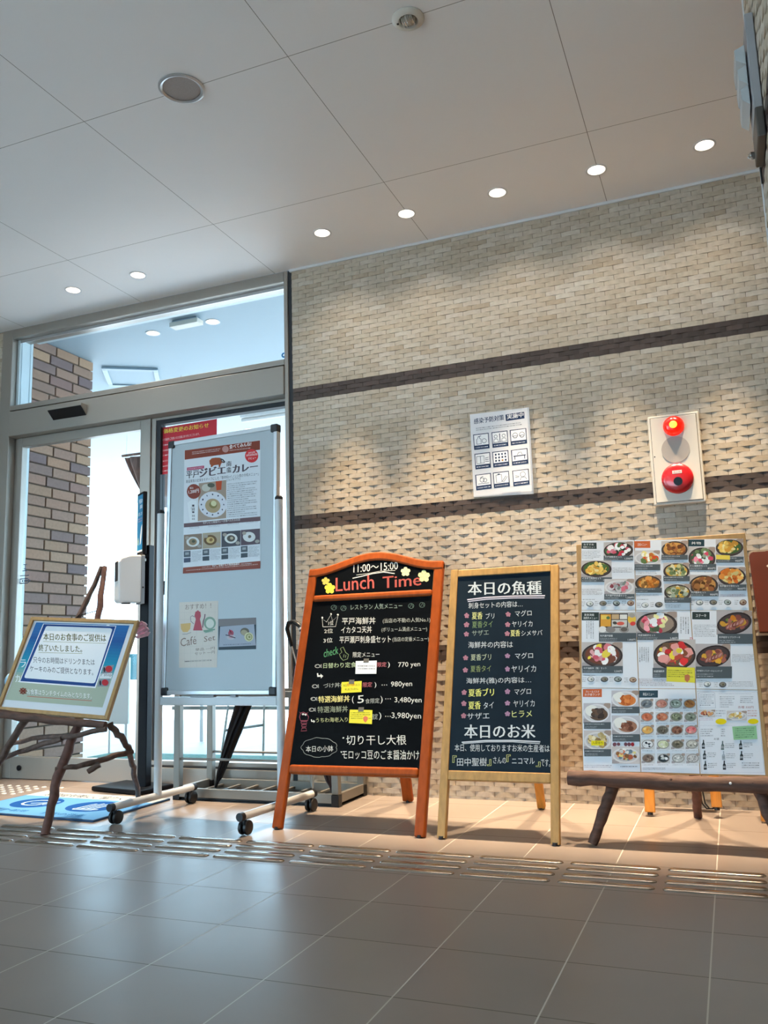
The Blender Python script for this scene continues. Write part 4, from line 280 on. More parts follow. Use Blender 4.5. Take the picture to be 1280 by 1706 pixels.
'sheet2':[["corners",[[1.974,1.108],[2.166,1.096],[2.164,0.822],[1.964,0.831]]],["p",[[1.975,1.106],[2.032,1.102],[2.03,1.075],[1.973,1.079]],"284048"],["t","丼物",[1.985,1.086],[2.019,1.083],[1.985,1.097],"f0f0ec",0],["f",[1.973,1.077],[2.068,1.07],[1.967,0.986],"bowl","a0a890 e0e8e4 d85068 6c8058 f0f0ec e08898 485840",9],["p",[[1.971,1.01],[2.066,1.003],[2.064,0.979],[1.969,0.985]],"565e62"],["t","ミニ海鮮丼セット",[1.974,0.998],[2.034,0.994],[1.974,1.006],"f0f0f0",0],["g",[1.973,0.995],[2.018,0.993],[1.972,0.987],2,"c0c4c8",0],["t","850円",[2.035,0.984],[2.061,0.982],[2.036,0.992],"f0f0f0",0],["f",[2.072,1.099],[2.167,1.095],[2.067,1.03],"bowl","e8c060 f0d078 d89c40 e4b458 f4dc98 4c6838",10],["p",[[2.068,1.032],[2.163,1.025],[2.16,1.002],[2.066,1.008]],"565e62"],["g",[2.071,1.028],[2.139,1.024],[2.071,1.022],1,"e0e0e0",0],["g",[2.071,1.018],[2.115,1.015],[2.07,1.01],2,"c0c4c8",0],["t","900円",[2.132,1.006],[2.157,1.005],[2.133,1.015],"f0f0f0",0],["p",[[2.068,1.039],[2.116,1.033],[2.115,1.016],[2.067,1.021]],"f0d458"],["g",[1.971,0.981],[2.059,0.975],[1.971,0.976],1,"707074",0],["f",[1.969,0.967],[2.069,0.961],[1.963,0.886],"bowl","7c5030 a87040 5c3c20 945c38 c89050",11],["p",[[1.967,0.904],[2.066,0.899],[2.064,0.879],[1.966,0.884]],"565e62"],["t","平戸豚丼セット",[1.971,0.895],[2.022,0.892],[1.971,0.903],"f0f0f0",0],["g",[1.97,0.893],[2.016,0.89],[1.969,0.885],1,"c0c4c8",0],["t","900円",[2.035,0.883],[2.061,0.882],[2.036,0.891],"f0f0f0",0],["f",[2.071,0.991],[2.166,0.985],[2.065,0.917],"bowl","d87830 e09040 c86428 e8a858 e8d088",12],["p",[[2.068,0.924],[2.162,0.919],[2.16,0.896],[2.067,0.901]],"565e62"],["t","平戸豚カツ丼セット",[2.072,0.913],[2.137,0.91],[2.072,0.922],"f0f0f0",0],["g",[2.071,0.911],[2.114,0.909],[2.07,0.902],2,"c0c4c8",0],["t","900円",[2.131,0.9],[2.157,0.899],[2.132,0.908],"f0f0f0",0],["g",[2.07,0.887],[2.157,0.883],[2.069,0.877],2,"a07070",0],["g",[1.967,0.874],[2.006,0.872],[1.967,0.869],1,"505054",0],["e",[1.997,0.858],[2.01,0.857],[1.998,0.868],"70787c"],["e",[1.997,0.86],[2.007,0.859],[1.998,0.867],"e4e4e0"],["e",[2.0,0.858],[2.004,0.858],[2.0,0.862],"909890"],["g",[1.968,0.87],[1.982,0.869],[1.967,0.849],3,"808084",0],["e",[2.044,0.857],[2.057,0.856],[2.045,0.867],"505458"],["e",[2.045,0.858],[2.054,0.858],[2.045,0.865],"8c8478"],["e",[2.047,0.856],[2.051,0.856],[2.047,0.86],"68604c"],["g",[2.016,0.868],[2.03,0.867],[2.014,0.848],3,"808084",0],["e",[2.093,0.855],[2.105,0.854],[2.093,0.865],"3c4448"],["e",[2.093,0.856],[2.103,0.856],[2.093,0.864],"a8b0ac"],["e",[2.095,0.855],[2.099,0.855],[2.095,0.858],"50584c"],["g",[2.064,0.866],[2.078,0.866],[2.063,0.846],3,"808084",0],["e",[2.145,0.852],[2.157,0.852],[2.146,0.863],"785c50"],["e",[2.145,0.854],[2.154,0.853],[2.145,0.861],"c0a890"],["e",[2.147,0.852],[2.151,0.852],[2.148,0.856],"785040"],["g",[2.117,0.864],[2.131,0.863],[2.115,0.844],3,"808084",0]],
'sheet3':[["corners",[[1.564,0.849],[1.768,0.84],[1.764,0.546],[1.556,0.551]]],["p",[[1.566,0.841],[1.631,0.838],[1.63,0.806],[1.565,0.809]],"34403e"],["t","夏香満載",[1.575,0.826],[1.613,0.824],[1.575,0.835],"f0f0ec",0],["t","海鮮丼メニュー",[1.571,0.813],[1.624,0.811],[1.572,0.823],"f0f0ec",0],["g",[1.58,0.805],[1.612,0.804],[1.578,0.736],4,"606064",1],["p",[[1.631,0.838],[1.769,0.832],[1.765,0.75],[1.628,0.755]],"b8b4b0"],["p",[[1.633,0.833],[1.739,0.829],[1.736,0.774],[1.631,0.778]],"282424"],["p",[[1.637,0.83],[1.676,0.828],[1.674,0.781],[1.635,0.782]],"e0a040"],["p",[[1.639,0.826],[1.663,0.825],[1.663,0.81],[1.639,0.81]],"e8c860"],["p",[[1.679,0.828],[1.706,0.827],[1.705,0.808],[1.678,0.809]],"c8a880"],["p",[[1.709,0.826],[1.736,0.825],[1.735,0.807],[1.708,0.808]],"e4e0d8"],["p",[[1.678,0.806],[1.735,0.804],[1.733,0.778],[1.677,0.78]],"d0ccc4"],["e",[1.665,0.815],[1.672,0.815],[1.665,0.821],"58784c"],["e",[1.71,0.791],[1.724,0.791],[1.71,0.798],"d86050"],["e",[1.689,0.794],[1.697,0.793],[1.689,0.8],"504c48"],["e",[1.752,0.806],[1.767,0.805],[1.753,0.824],"e8c050"],["e",[1.755,0.789],[1.765,0.789],[1.756,0.797],"d84840"],["e",[1.753,0.821],[1.764,0.82],[1.753,0.83],"a8a094"],["e",[1.642,0.771],[1.657,0.771],[1.642,0.783],"e8e4e0"],["e",[1.672,0.769],[1.69,0.768],[1.672,0.781],"8c8480"],["e",[1.722,0.767],[1.74,0.766],[1.722,0.779],"98908c"],["e",[1.722,0.768],[1.734,0.768],[1.722,0.776],"686058"],["p",[[1.628,0.758],[1.766,0.753],[1.764,0.72],[1.627,0.724]],"565e62"],["t","平戸瀬戸御膳",[1.632,0.742],[1.679,0.741],[1.632,0.75],"f0f0f0",0],["g",[1.631,0.739],[1.697,0.737],[1.631,0.727],2,"c0c4c8",0],["t","1,800円",[1.734,0.724],[1.761,0.723],[1.734,0.732],"f0f0f0",0],["f",[1.563,0.724],[1.714,0.72],[1.56,0.623],"bowl","e08088 f0b0b4 f4f0ec e8d050 d86070 f0ece8 784838",13],["p",[[1.562,0.633],[1.711,0.63],[1.71,0.603],[1.561,0.606]],"565e62"],["t","平戸海鮮丼（雅）セット",[1.566,0.62],[1.652,0.619],[1.566,0.628],"f0f0f0",0],["g",[1.565,0.617],[1.636,0.616],[1.564,0.608],2,"c0c4c8",0],["t","2,200円",[1.679,0.607],[1.706,0.606],[1.679,0.615],"f0f0f0",0],["g",[1.563,0.6],[1.609,0.599],[1.563,0.595],1,"505054",0],["e",[1.592,0.582],[1.605,0.582],[1.592,0.592],"70787c"],["e",[1.592,0.583],[1.602,0.583],[1.592,0.591],"e4e4e0"],["e",[1.595,0.582],[1.599,0.582],[1.595,0.586],"909890"],["g",[1.56,0.593],[1.576,0.592],[1.56,0.572],3,"808084",0],["e",[1.642,0.581],[1.656,0.581],[1.643,0.591],"505458"],["e",[1.642,0.583],[1.653,0.583],[1.642,0.59],"8c8478"],["e",[1.645,0.581],[1.649,0.581],[1.645,0.585],"68604c"],["g",[1.611,0.592],[1.626,0.592],[1.611,0.572],3,"808084",0],["e",[1.691,0.581],[1.705,0.58],[1.692,0.591],"3c4448"],["e",[1.691,0.582],[1.702,0.582],[1.692,0.589],"a8b0ac"],["e",[1.694,0.581],[1.698,0.581],[1.694,0.584],"50584c"],["g",[1.661,0.591],[1.676,0.591],[1.66,0.571],3,"808084",0],["e",[1.745,0.578],[1.758,0.578],[1.745,0.588],"785c50"],["e",[1.745,0.579],[1.755,0.579],[1.745,0.586],"c0a890"],["e",[1.747,0.578],[1.752,0.578],[1.748,0.581],"785040"],["g",[1.715,0.588],[1.729,0.588],[1.714,0.568],3,"808084",0]],
'sheet4':[["corners",[[1.768,0.84],[1.964,0.831],[1.961,0.543],[1.764,0.546]]],["f",[1.77,0.835],[1.916,0.829],[1.765,0.737],"bowl","e06878 f0a0a8 f4f4f4 c84858 e8e0a0 58684c 9c8878",14],["p",[[1.769,0.753],[1.916,0.748],[1.914,0.721],[1.767,0.726]],"565e62"],["t","特選海鮮丼セット",[1.772,0.74],[1.833,0.738],[1.773,0.748],"f0f0f0",0],["g",[1.772,0.737],[1.842,0.735],[1.771,0.728],2,"c0c4c8",0],["t","3,480円",[1.885,0.725],[1.911,0.724],[1.885,0.733],"f0f0f0",0],["g",[1.924,0.808],[1.958,0.806],[1.92,0.745],4,"505054",1],["t","要予約",[1.953,0.704],[1.964,0.704],[1.954,0.731],"c04050",1],["g",[1.953,0.699],[1.963,0.698],[1.949,0.641],1,"c04050",1],["g",[1.772,0.699],[1.81,0.698],[1.769,0.643],5,"505054",1],["f",[1.826,0.726],[1.973,0.722],[1.819,0.611],"bowl","c05040 e09890 e8d048 f0ece4 d83838 6c5440 e0b0a0 8c5038",15],["p",[[1.817,0.621],[1.872,0.62],[1.87,0.584],[1.815,0.585]],"565e62"],["t","特選海鮮丼",[1.82,0.604],[1.857,0.604],[1.821,0.612],"f0f0f0",0],["g",[1.819,0.6],[1.844,0.6],[1.818,0.587],2,"c0c4c8",0],["g",[1.766,0.583],[1.89,0.581],[1.764,0.555],5,"806068",0]],
'sheet5':[["corners",[[1.964,0.831],[2.164,0.822],[2.165,0.537],[1.961,0.543]]],["p",[[1.969,0.825],[2.029,0.822],[2.027,0.794],[1.967,0.797]],"34403e"],["t","ステーキ",[1.98,0.804],[2.016,0.803],[1.981,0.816],"f0f0ec",0],["g",[1.971,0.778],[2.049,0.775],[1.968,0.731],8,"707074",0],["f",[2.053,0.826],[2.172,0.82],[2.046,0.737],"steak","94584c a86858 7c443c d8842c e0a840 687c3c b87060",16],["p",[[2.05,0.74],[2.167,0.736],[2.163,0.7],[2.047,0.703]],"565e62"],["t","平戸和牛リブステーキ",[2.053,0.723],[2.124,0.721],[2.054,0.731],"f0f0f0",0],["g",[2.052,0.719],[2.107,0.717],[2.051,0.706],2,"c0c4c8",0],["f",[1.972,0.706],[2.09,0.702],[1.966,0.618],"steak","94584c a86858 7c443c d8842c e0a840 687c3c b87060",17],["p",[[1.967,0.623],[2.088,0.621],[2.084,0.579],[1.964,0.58]],"565e62"],["t","平戸和牛リブステーキ＆ハンバーグ",[1.969,0.604],[2.054,0.602],[1.97,0.611],"f0f0f0",0],["g",[1.968,0.599],[2.026,0.598],[1.967,0.584],2,"c0c4c8",0],["g",[2.092,0.665],[2.166,0.664],[2.089,0.636],6,"707074",0],["g",[1.969,0.576],[2.002,0.575],[1.969,0.571],1,"505054",0],["e",[2.001,0.559],[2.013,0.559],[2.002,0.569],"70787c"],["e",[2.001,0.561],[2.011,0.561],[2.002,0.568],"e4e4e0"],["e",[2.004,0.559],[2.007,0.559],[2.004,0.563],"909890"],["g",[1.973,0.569],[1.987,0.569],[1.972,0.55],3,"808084",0],["e",[2.052,0.557],[2.064,0.557],[2.053,0.567],"505458"],["e",[2.052,0.559],[2.061,0.559],[2.052,0.566],"8c8478"],["e",[2.054,0.557],[2.058,0.557],[2.055,0.561],"68604c"],["g",[2.024,0.567],[2.038,0.567],[2.023,0.548],3,"808084",0],["g",[2.072,0.569],[2.157,0.568],[2.07,0.549],4,"909094",0]],
'sheet6':[["corners",[[1.556,0.551],[1.764,0.546],[1.756,0.252],[1.553,0.25]]],["p",[[1.561,0.546],[1.631,0.546],[1.63,0.516],[1.56,0.517]],"d0683c"],["t","カレー＆パスタ",[1.571,0.533],[1.62,0.532],[1.572,0.541],"f0f0ec",0],["t","お子様ランチ",[1.567,0.521],[1.623,0.521],[1.568,0.53],"f0f0ec",0],["f",[1.666,0.54],[1.763,0.539],[1.663,0.475],"curry","c86830 d87838 b85828 e08848",18],["p",[[1.664,0.481],[1.764,0.481],[1.763,0.457],[1.663,0.457]],"565e62"],["g",[1.667,0.478],[1.739,0.478],[1.667,0.471],1,"e0e0e0",0],["g",[1.667,0.468],[1.714,0.468],[1.667,0.459],2,"c0c4c8",0],["f",[1.562,0.494],[1.661,0.494],[1.559,0.42],"curry","4c3c34 584840 3c302c 685040",19],["p",[[1.562,0.424],[1.659,0.425],[1.658,0.4],[1.561,0.4]],"565e62"],["g",[1.565,0.421],[1.635,0.421],[1.565,0.414],1,"e0e0e0",0],["g",[1.565,0.41],[1.61,0.411],[1.564,0.402],2,"c0c4c8",0],["f",[1.663,0.449],[1.762,0.449],[1.661,0.38],"curry","7c4834 94604c 684030 a87860",20],["p",[[1.663,0.382],[1.759,0.383],[1.758,0.357],[1.662,0.356]],"565e62"],["g",[1.666,0.378],[1.735,0.379],[1.666,0.371],1,"e0e0e0",0],["g",[1.665,0.367],[1.711,0.368],[1.665,0.358],2,"c0c4c8",0],["f",[1.56,0.395],[1.659,0.396],[1.558,0.322],"plate","d8c490 c8b078 8c7048 e8dcb8 a88c58",21],["p",[[1.586,0.358],[1.631,0.359],[1.631,0.342],[1.585,0.341]],"f0e020"],["t","入荷待ち",[1.589,0.345],[1.627,0.345],[1.59,0.356],"403c10",0],["p",[[1.559,0.328],[1.656,0.329],[1.655,0.304],[1.559,0.302]],"565e62"],["g",[1.563,0.324],[1.632,0.325],[1.562,0.317],1,"e0e0e0",0],["g",[1.562,0.313],[1.608,0.314],[1.562,0.304],2,"c0c4c8",0],["e",[1.669,0.346],[1.676,0.346],[1.67,0.353],"784c54"],["e",[1.683,0.347],[1.689,0.347],[1.683,0.353],"784c54"],["e",[1.708,0.347],[1.714,0.347],[1.708,0.354],"784c54"],["e",[1.72,0.347],[1.726,0.347],[1.72,0.354],"784c54"],["e",[1.732,0.347],[1.738,0.347],[1.732,0.354],"a02830"],["f",[1.659,0.339],[1.756,0.34],[1.657,0.279],"plate","e8d888 d88858 c86848 8c5c34 e8e4dc 788c98",22],["g",[1.557,0.273],[1.658,0.275],[1.557,0.261],2,"9090a0",0],["g",[1.687,0.273],[1.749,0.275],[1.686,0.265],1,"606068",0]],
'sheet7':[["corners",[[1.764,0.546],[1.961,0.543],[1.954,0.251],[1.756,0.252]]],["p",[[1.765,0.539],[1.831,0.539],[1.829,0.513],[1.763,0.513]],"344c58"],["t","単品メニュー",[1.777,0.52],[1.816,0.52],[1.778,0.531],"f0f0ec",0],["f",[1.767,0.509],[1.813,0.509],[1.765,0.473],"mini","788088 a0a4a4 585c60",30],["g",[1.767,0.47],[1.806,0.47],[1.767,0.466],1,"808084",0],["f",[1.819,0.509],[1.865,0.509],[1.817,0.473],"mini","c88878 d8a090 a86858",31],["g",[1.82,0.47],[1.858,0.47],[1.82,0.466],1,"808084",0],["f",[1.868,0.509],[1.913,0.509],[1.866,0.473],"mini","a8b0a0 d0d4c8 707868",32],["g",[1.868,0.47],[1.907,0.47],[1.868,0.466],1,"808084",0],["f",[1.916,0.509],[1.96,0.508],[1.913,0.473],"mini","b87840 8c5430 a06030",33],["g",[1.916,0.47],[1.954,0.47],[1.915,0.466],1,"808084",0],["f",[1.765,0.462],[1.811,0.462],[1.764,0.426],"mini","c87050 d8886c b05838",34],["g",[1.766,0.424],[1.805,0.424],[1.766,0.419],1,"808084",0],["f",[1.818,0.462],[1.864,0.462],[1.816,0.427],"mini","c87858 d89878 a85840",35],["g",[1.819,0.424],[1.857,0.424],[1.819,0.419],1,"808084",0],["f",[1.867,0.462],[1.912,0.462],[1.865,0.427],"mini","788068 a0a888 585c50",36],["g",[1.868,0.424],[1.906,0.424],[1.867,0.42],1,"808084",0],["f",[1.915,0.462],[1.959,0.462],[1.913,0.427],"mini","808878 a8b0a0 50584c",37],["g",[1.915,0.424],[1.953,0.425],[1.915,0.42],1,"808084",0],["f",[1.764,0.415],[1.81,0.416],[1.763,0.38],"mini","e8b060 d89040 f0c880",38],["g",[1.765,0.377],[1.804,0.378],[1.765,0.373],1,"808084",0],["f",[1.817,0.416],[1.862,0.416],[1.815,0.381],"mini","686458 908878 50483c",39],["g",[1.818,0.378],[1.856,0.378],[1.817,0.373],1,"808084",0],["f",[1.867,0.416],[1.911,0.416],[1.864,0.381],"mini","8c5c48 a87860 6c4438",40],["g",[1.867,0.379],[1.905,0.379],[1.866,0.374],1,"808084",0],["f",[1.915,0.416],[1.959,0.417],[1.912,0.382],"mini","e08080 e8a098 c05858",41],["g",[1.915,0.379],[1.952,0.379],[1.914,0.374],1,"808084",0],["f",[1.763,0.365],[1.808,0.366],[1.761,0.33],"mini","e8e8e8 2c3038 f4f4f4",42],["g",[1.764,0.328],[1.802,0.328],[1.763,0.323],1,"808084",0],["f",[1.816,0.366],[1.861,0.366],[1.814,0.331],"mini","d8dcb8 c8cca0 e8e8d8",43],["g",[1.817,0.328],[1.855,0.329],[1.816,0.324],1,"808084",0],["f",[1.865,0.366],[1.91,0.367],[1.863,0.332],"mini","706858 504c40 908470",44],["g",[1.866,0.329],[1.903,0.33],[1.865,0.325],1,"808084",0],["f",[1.914,0.367],[1.958,0.368],[1.912,0.333],"mini","c8c4b8 e4e0d8 8c8880",45],["g",[1.914,0.33],[1.951,0.331],[1.914,0.325],1,"808084",0],["f",[1.762,0.316],[1.807,0.317],[1.76,0.282],"mini","806c60 a08c7c 605048",46],["g",[1.762,0.279],[1.801,0.28],[1.762,0.274],1,"808084",0],["f",[1.815,0.317],[1.859,0.318],[1.813,0.283],"mini","30383c c8ccc8 e8e8e8",47],["g",[1.815,0.28],[1.853,0.281],[1.815,0.276],1,"808084",0],["f",[1.864,0.318],[1.909,0.319],[1.862,0.284],"mini","c8c8c4 8c8c88 e8e4e0",48],["g",[1.865,0.281],[1.902,0.282],[1.864,0.277],1,"808084",0],["f",[1.913,0.319],[1.957,0.32],[1.911,0.285],"mini","d0ccc8 8c8888 b0a8a4",49],["g",[1.913,0.282],[1.95,0.283],[1.913,0.278],1,"808084",0],["g",[1.764,0.268],[1.844,0.27],[1.763,0.259],2,"808084",0]],
'sheet8':[["corners",[[1.961,0.543],[2.165,0.537],[2.163,0.252],[1.954,0.251]]],["l",[[1.966,0.535],[2.163,0.531],[2.159,0.261],[1.96,0.256]],0.001,"a8acb8",1],["l",[[1.97,0.529],[2.023,0.529],[2.022,0.476],[1.97,0.476]],0.001,"8890a0",1],["g",[1.974,0.525],[2.02,0.525],[1.971,0.482],6,"6c7080",0],["g",[2.036,0.527],[2.15,0.526],[2.036,0.524],1,"9090a0",0],["g",[2.04,0.518],[2.087,0.518],[2.036,0.476],6,"60646c",0],["g",[2.107,0.518],[2.149,0.517],[2.104,0.492],4,"60646c",0],["t","各種 330円",[2.095,0.474],[2.145,0.474],[2.096,0.483],"b07870",0],["f",[1.966,0.47],[2.021,0.47],[1.964,0.444],"plate","e0a070 c87050 e8c890 7c4038",60],["g",[1.966,0.441],[2.014,0.442],[1.965,0.431],2,"c090a8",0],["g",[2.023,0.47],[2.053,0.47],[2.021,0.444],3,"707078",0],["f",[2.058,0.466],[2.123,0.466],[2.055,0.433],"plate","e8d8a0 d8b060 f4f0e8",61],["g",[2.126,0.47],[2.157,0.47],[2.124,0.445],3,"c07868",0],["e",[2.036,0.429],[2.054,0.429],[2.037,0.439],"f0d818"],["e",[2.14,0.43],[2.157,0.43],[2.141,0.439],"f0d818"],["g",[1.967,0.416],[2.152,0.417],[1.967,0.413],1,"b0b4c0",0],["g",[1.967,0.405],[2.008,0.406],[1.965,0.376],4,"60646c",0],["g",[2.034,0.406],[2.047,0.406],[2.032,0.377],4,"60646c",0],["p",[[2.071,0.412],[2.148,0.416],[2.148,0.371],[2.072,0.367]],"98c898"],["g",[2.08,0.408],[2.142,0.411],[2.077,0.372],5,"486850",0],["t","お酒",[2.008,0.366],[2.024,0.366],[2.009,0.373],"50545c",0],["p",[[1.972,0.366],[1.975,0.366],[1.975,0.357],[1.977,0.351],[1.976,0.336],[1.966,0.336],[1.967,0.351],[1.971,0.357]],"30383c"],["p",[[1.968,0.349],[1.977,0.349],[1.976,0.341],[1.967,0.341]],"a0a4a8"],["g",[1.982,0.359],[2.011,0.36],[1.981,0.341],3,"70747c",0],["p",[[2.034,0.363],[2.038,0.363],[2.037,0.354],[2.04,0.348],[2.038,0.333],[2.028,0.333],[2.03,0.348],[2.033,0.354]],"687878"],["p",[[2.03,0.346],[2.039,0.346],[2.038,0.338],[2.029,0.338]],"a0a4a8"],["g",[2.044,0.356],[2.073,0.357],[2.043,0.338],3,"70747c",0],["p",[[2.093,0.366],[2.096,0.366],[2.096,0.357],[2.098,0.352],[2.097,0.336],[2.087,0.336],[2.088,0.352],[2.092,0.357]],"303838"],["p",[[2.089,0.349],[2.097,0.349],[2.097,0.342],[2.088,0.341]],"a0a4a8"],["g",[2.103,0.36],[2.131,0.36],[2.101,0.342],3,"70747c",0],["p",[[1.973,0.33],[1.977,0.33],[1.976,0.321],[1.979,0.316],[1.977,0.301],[1.967,0.3],[1.968,0.316],[1.972,0.321]],"384044"],["p",[[1.969,0.313],[1.978,0.314],[1.977,0.306],[1.968,0.306]],"a0a4a8"],["g",[1.983,0.324],[2.012,0.325],[1.982,0.306],3,"70747c",0],["p",[[2.034,0.329],[2.038,0.329],[2.037,0.32],[2.04,0.315],[2.039,0.299],[2.029,0.299],[2.03,0.315],[2.034,0.32]],"b0b8c0"],["p",[[2.03,0.312],[2.039,0.312],[2.038,0.304],[2.03,0.304]],"a0a4a8"],["g",[2.044,0.323],[2.073,0.323],[2.043,0.304],3,"70747c",0],["p",[[2.092,0.33],[2.096,0.33],[2.095,0.321],[2.098,0.316],[2.096,0.3],[2.086,0.3],[2.088,0.316],[2.091,0.321]],"303438"],["p",[[2.088,0.313],[2.097,0.313],[2.096,0.306],[2.087,0.305]],"a0a4a8"],["g",[2.102,0.324],[2.13,0.324],[2.1,0.306],3,"70747c",0],["p",[[1.973,0.295],[1.976,0.295],[1.976,0.286],[1.978,0.281],[1.977,0.266],[1.967,0.265],[1.968,0.281],[1.972,0.286]],"303438"],["p",[[1.969,0.278],[1.978,0.279],[1.977,0.271],[1.968,0.271]],"a0a4a8"],["g",[1.983,0.289],[2.012,0.29],[1.981,0.271],3,"70747c",0],["p",[[2.034,0.297],[2.038,0.297],[2.037,0.288],[2.04,0.283],[2.039,0.267],[2.029,0.267],[2.03,0.282],[2.033,0.288]],"303438"],["p",[[2.03,0.28],[2.039,0.28],[2.038,0.272],[2.03,0.272]],"a0a4a8"],["g",[2.044,0.29],[2.073,0.291],[2.043,0.272],3,"70747c",0],["g",[2.092,0.294],[2.148,0.295],[2.09,0.272],3,"70747c",0]],
'sheetnote':[["corners",[[1.867,0.623],[1.963,0.618],[1.96,0.564],[1.863,0.57]]],["g",[1.869,0.614],[1.957,0.61],[1.868,0.585],4,"605818",0],["p",[[1.927,0.591],[1.938,0.595],[1.945,0.589],[1.943,0.575],[1.934,0.566],[1.926,0.574]],"c87850"]],
}
# ------------------------------------------------------------------ materials
M={}
M['ceil']=None
def paperglow(name,col):
    m=mat(name,col,.5); nt=m.node_tree; b=nt.nodes['Principled BSDF']; t=nt.nodes.new('ShaderNodeBsdfTranslucent'); t.inputs[0].default_value=(*lin(col),1)
    mx=nt.nodes.new('ShaderNodeMixShader'); mx.inputs[0].default_value=.35; link(nt,b.outputs[0],mx.inputs[1]); link(nt,t.outputs[0],mx.inputs[2]); link(nt,mx.outputs[0],nt.nodes['Material Output'].inputs[0]); return m
def groove_mat(name,col,gx,px,gy,py,wd,gcol,rough,noise,nscale,spec=.5,bump=.0,grough=None,gshade=None):
    """tiles/panels laid on a grid, in object space: joint lines at gx+k*px and gy+k*py"""
    m=bpy.data.materials.new(name); m.use_nodes=True; nt=m.node_tree; b=nt.nodes['Principled BSDF']
    tc=nt.nodes.new('ShaderNodeTexCoord'); sx=nt.nodes.new('ShaderNodeSeparateXYZ'); link(nt,tc.outputs['Object'],sx.inputs[0])
    def mth(op,a,c,d=None):
        n=nt.nodes.new('ShaderNodeMath'); n.operation=op
        for i,v in enumerate((a,c,d)):
            if v is None: continue
            if isinstance(v,(int,float)): n.inputs[i].default_value=v
            else: link(nt,v,n.inputs[i])
        return n.outputs[0]
    ms=[];ids=[]
    for ax,g,p in ((0,gx,px),(1,gy,py)):
        t=mth('DIVIDE',mth('SUBTRACT',sx.outputs[ax],g),p); fr=mth('FRACT',mth('ADD',t,100),0); ids.append(mth('FLOOR',t,0))
        d=mth('ABSOLUTE',mth('SUBTRACT',fr,.5),0); ms.append(mth('GREATER_THAN',d,.5-wd/2/p))
    mask=mth('MAXIMUM',ms[0],ms[1])
    cb=nt.nodes.new('ShaderNodeCombineXYZ'); link(nt,ids[0],cb.inputs[0]); link(nt,ids[1],cb.inputs[1])
    wn=nt.nodes.new('ShaderNodeTexWhiteNoise'); wn.noise_dimensions='3D'; link(nt,cb.outputs[0],wn.inputs['Vector'])
    n=nt.nodes.new('ShaderNodeTexNoise'); n.inputs['Scale'].default_value=nscale; n.inputs['Detail'].default_value=6; link(nt,tc.outputs['Object'],n.inputs['Vector'])
    f=mth('MULTIPLY_ADD',n.outputs['Fac'],.75,mth('MULTIPLY',wn.outputs['Value'],.25))
    r=nt.nodes.new('ShaderNodeValToRGB'); c=lin(col); r.color_ramp.elements[0].position=.25; r.color_ramp.elements[1].position=.75
    r.color_ramp.elements[0].color=(*[x*(1-noise) for x in c],1); r.color_ramp.elements[1].color=(*[x*(1+noise) for x in c],1); link(nt,f,r.inputs[0])
    mx=nt.nodes.new('ShaderNodeMix'); mx.data_type='RGBA'; link(nt,mask,mx.inputs[0]); link(nt,r.outputs[0],mx.inputs[6]); mx.inputs[7].default_value=(*lin(gcol),1)
    if gshade:
        m2=nt.nodes.new('ShaderNodeMix'); m2.data_type='RGBA'; link(nt,ms[0],m2.inputs[0]); m2.inputs[6].default_value=(*lin(gshade),1); m2.inputs[7].default_value=(*lin(gcol),1); link(nt,m2.outputs[2],mx.inputs[7])
    link(nt,mx.outputs[2],b.inputs['Base Color'])
    rr=mth('MULTIPLY_ADD',n.outputs['Fac'],.12,rough-.06)
    if grough: rr=mth('ADD',rr,mth('MULTIPLY',mask,grough-rough))
    link(nt,rr,b.inputs['Roughness']); b.inputs['Specular IOR Level'].default_value=spec
    if bump:
        bp=nt.nodes.new('ShaderNodeBump'); bp.inputs['Strength'].default_value=bump; bp.inputs['Distance'].default_value=.002; bp.invert=True
        link(nt,mask,bp.inputs['Height']); link(nt,bp.outputs[0],b.inputs['Normal'])
    return m
TX,TY,OX,OY=.30309,.29868,.47562,-1.61793
M['floor']=groove_mat('floor tile',FLOOR,OX,TX,OY,TY,.0034,'c0b8ae',.34,.10,3.5,.22,.3,.8,'6e665e')  # cross joints darker: shading of the recessed grooves put into their colour
M['paving']=groove_mat('outdoor tile','b4b0b0',OX,TX,OY,TY,.004,'887870',.5,.15,3,.4)
M['ceil']=groove_mat('ceiling panel',CEIL,-.105,.912,-.62,.912,.0026,'84827e',.55,.01,4,.3)
M['ceil_out']=mat('outdoor ceiling panel','9cb0bc',.6)
M['tile']=brickmat('cream split tile',TILES,.7,45)
M['tiledark']=brickmat('dark brown split tile',['4a3e3a','3e3430','524540'],.7,45)
M['mortar']=mat('tile joint mortar','4c4034',.9)
M['obrick']=brickmat('brown pillar brick',['a07c60','886a60','a48468','80645c','987860','6e5c5c'],.8,50)
M['alu']=mat('champagne aluminium','a09a92',.38,.55,spec=.5)
M['alulight']=mat('silver aluminium','c4c6c8',.35,.6)
M['jamb']=mat('pale jamb','c4d4da',.4)
M['gasket']=mat('black rubber','20242a',.6)
M['black']=mat('black plastic','16161a',.45)
M['blackm']=mat('black painted steel','121318',.45,0,spec=.15)
M['glass']=glassmat('window glass')
M['wall']=mat('beige plaster','b8a68c',.8)
M['white']=mat('white paint','d8dadb',.35)
M['whiteplastic']=mat('white plastic','dcdad8',.4)
M['greyplastic']=mat('grey plastic','8c9094',.45)
M['cream']=mat('cream enamel','d4cfc4',.4)
M['red']=mat('red plastic','b81c24',.25,coat=.5)
M['redlamp']=mat('red lamp lens','e01810',.25,emit='ff1400',es=.8,coat=.6)
M['redglow']=mat('lit lamp core','ff6020',.3,emit='ff7a18',es=9)
M['mesh']=mat('perforated grille','b4aca4',.6,.2,noise=.25,nscale=900)
M['lunchwood']=mat('orange brown varnished wood','9c4816',.42,noise=.16,nscale=9,stretch=(6,6,1),coat=0,spec=.18)
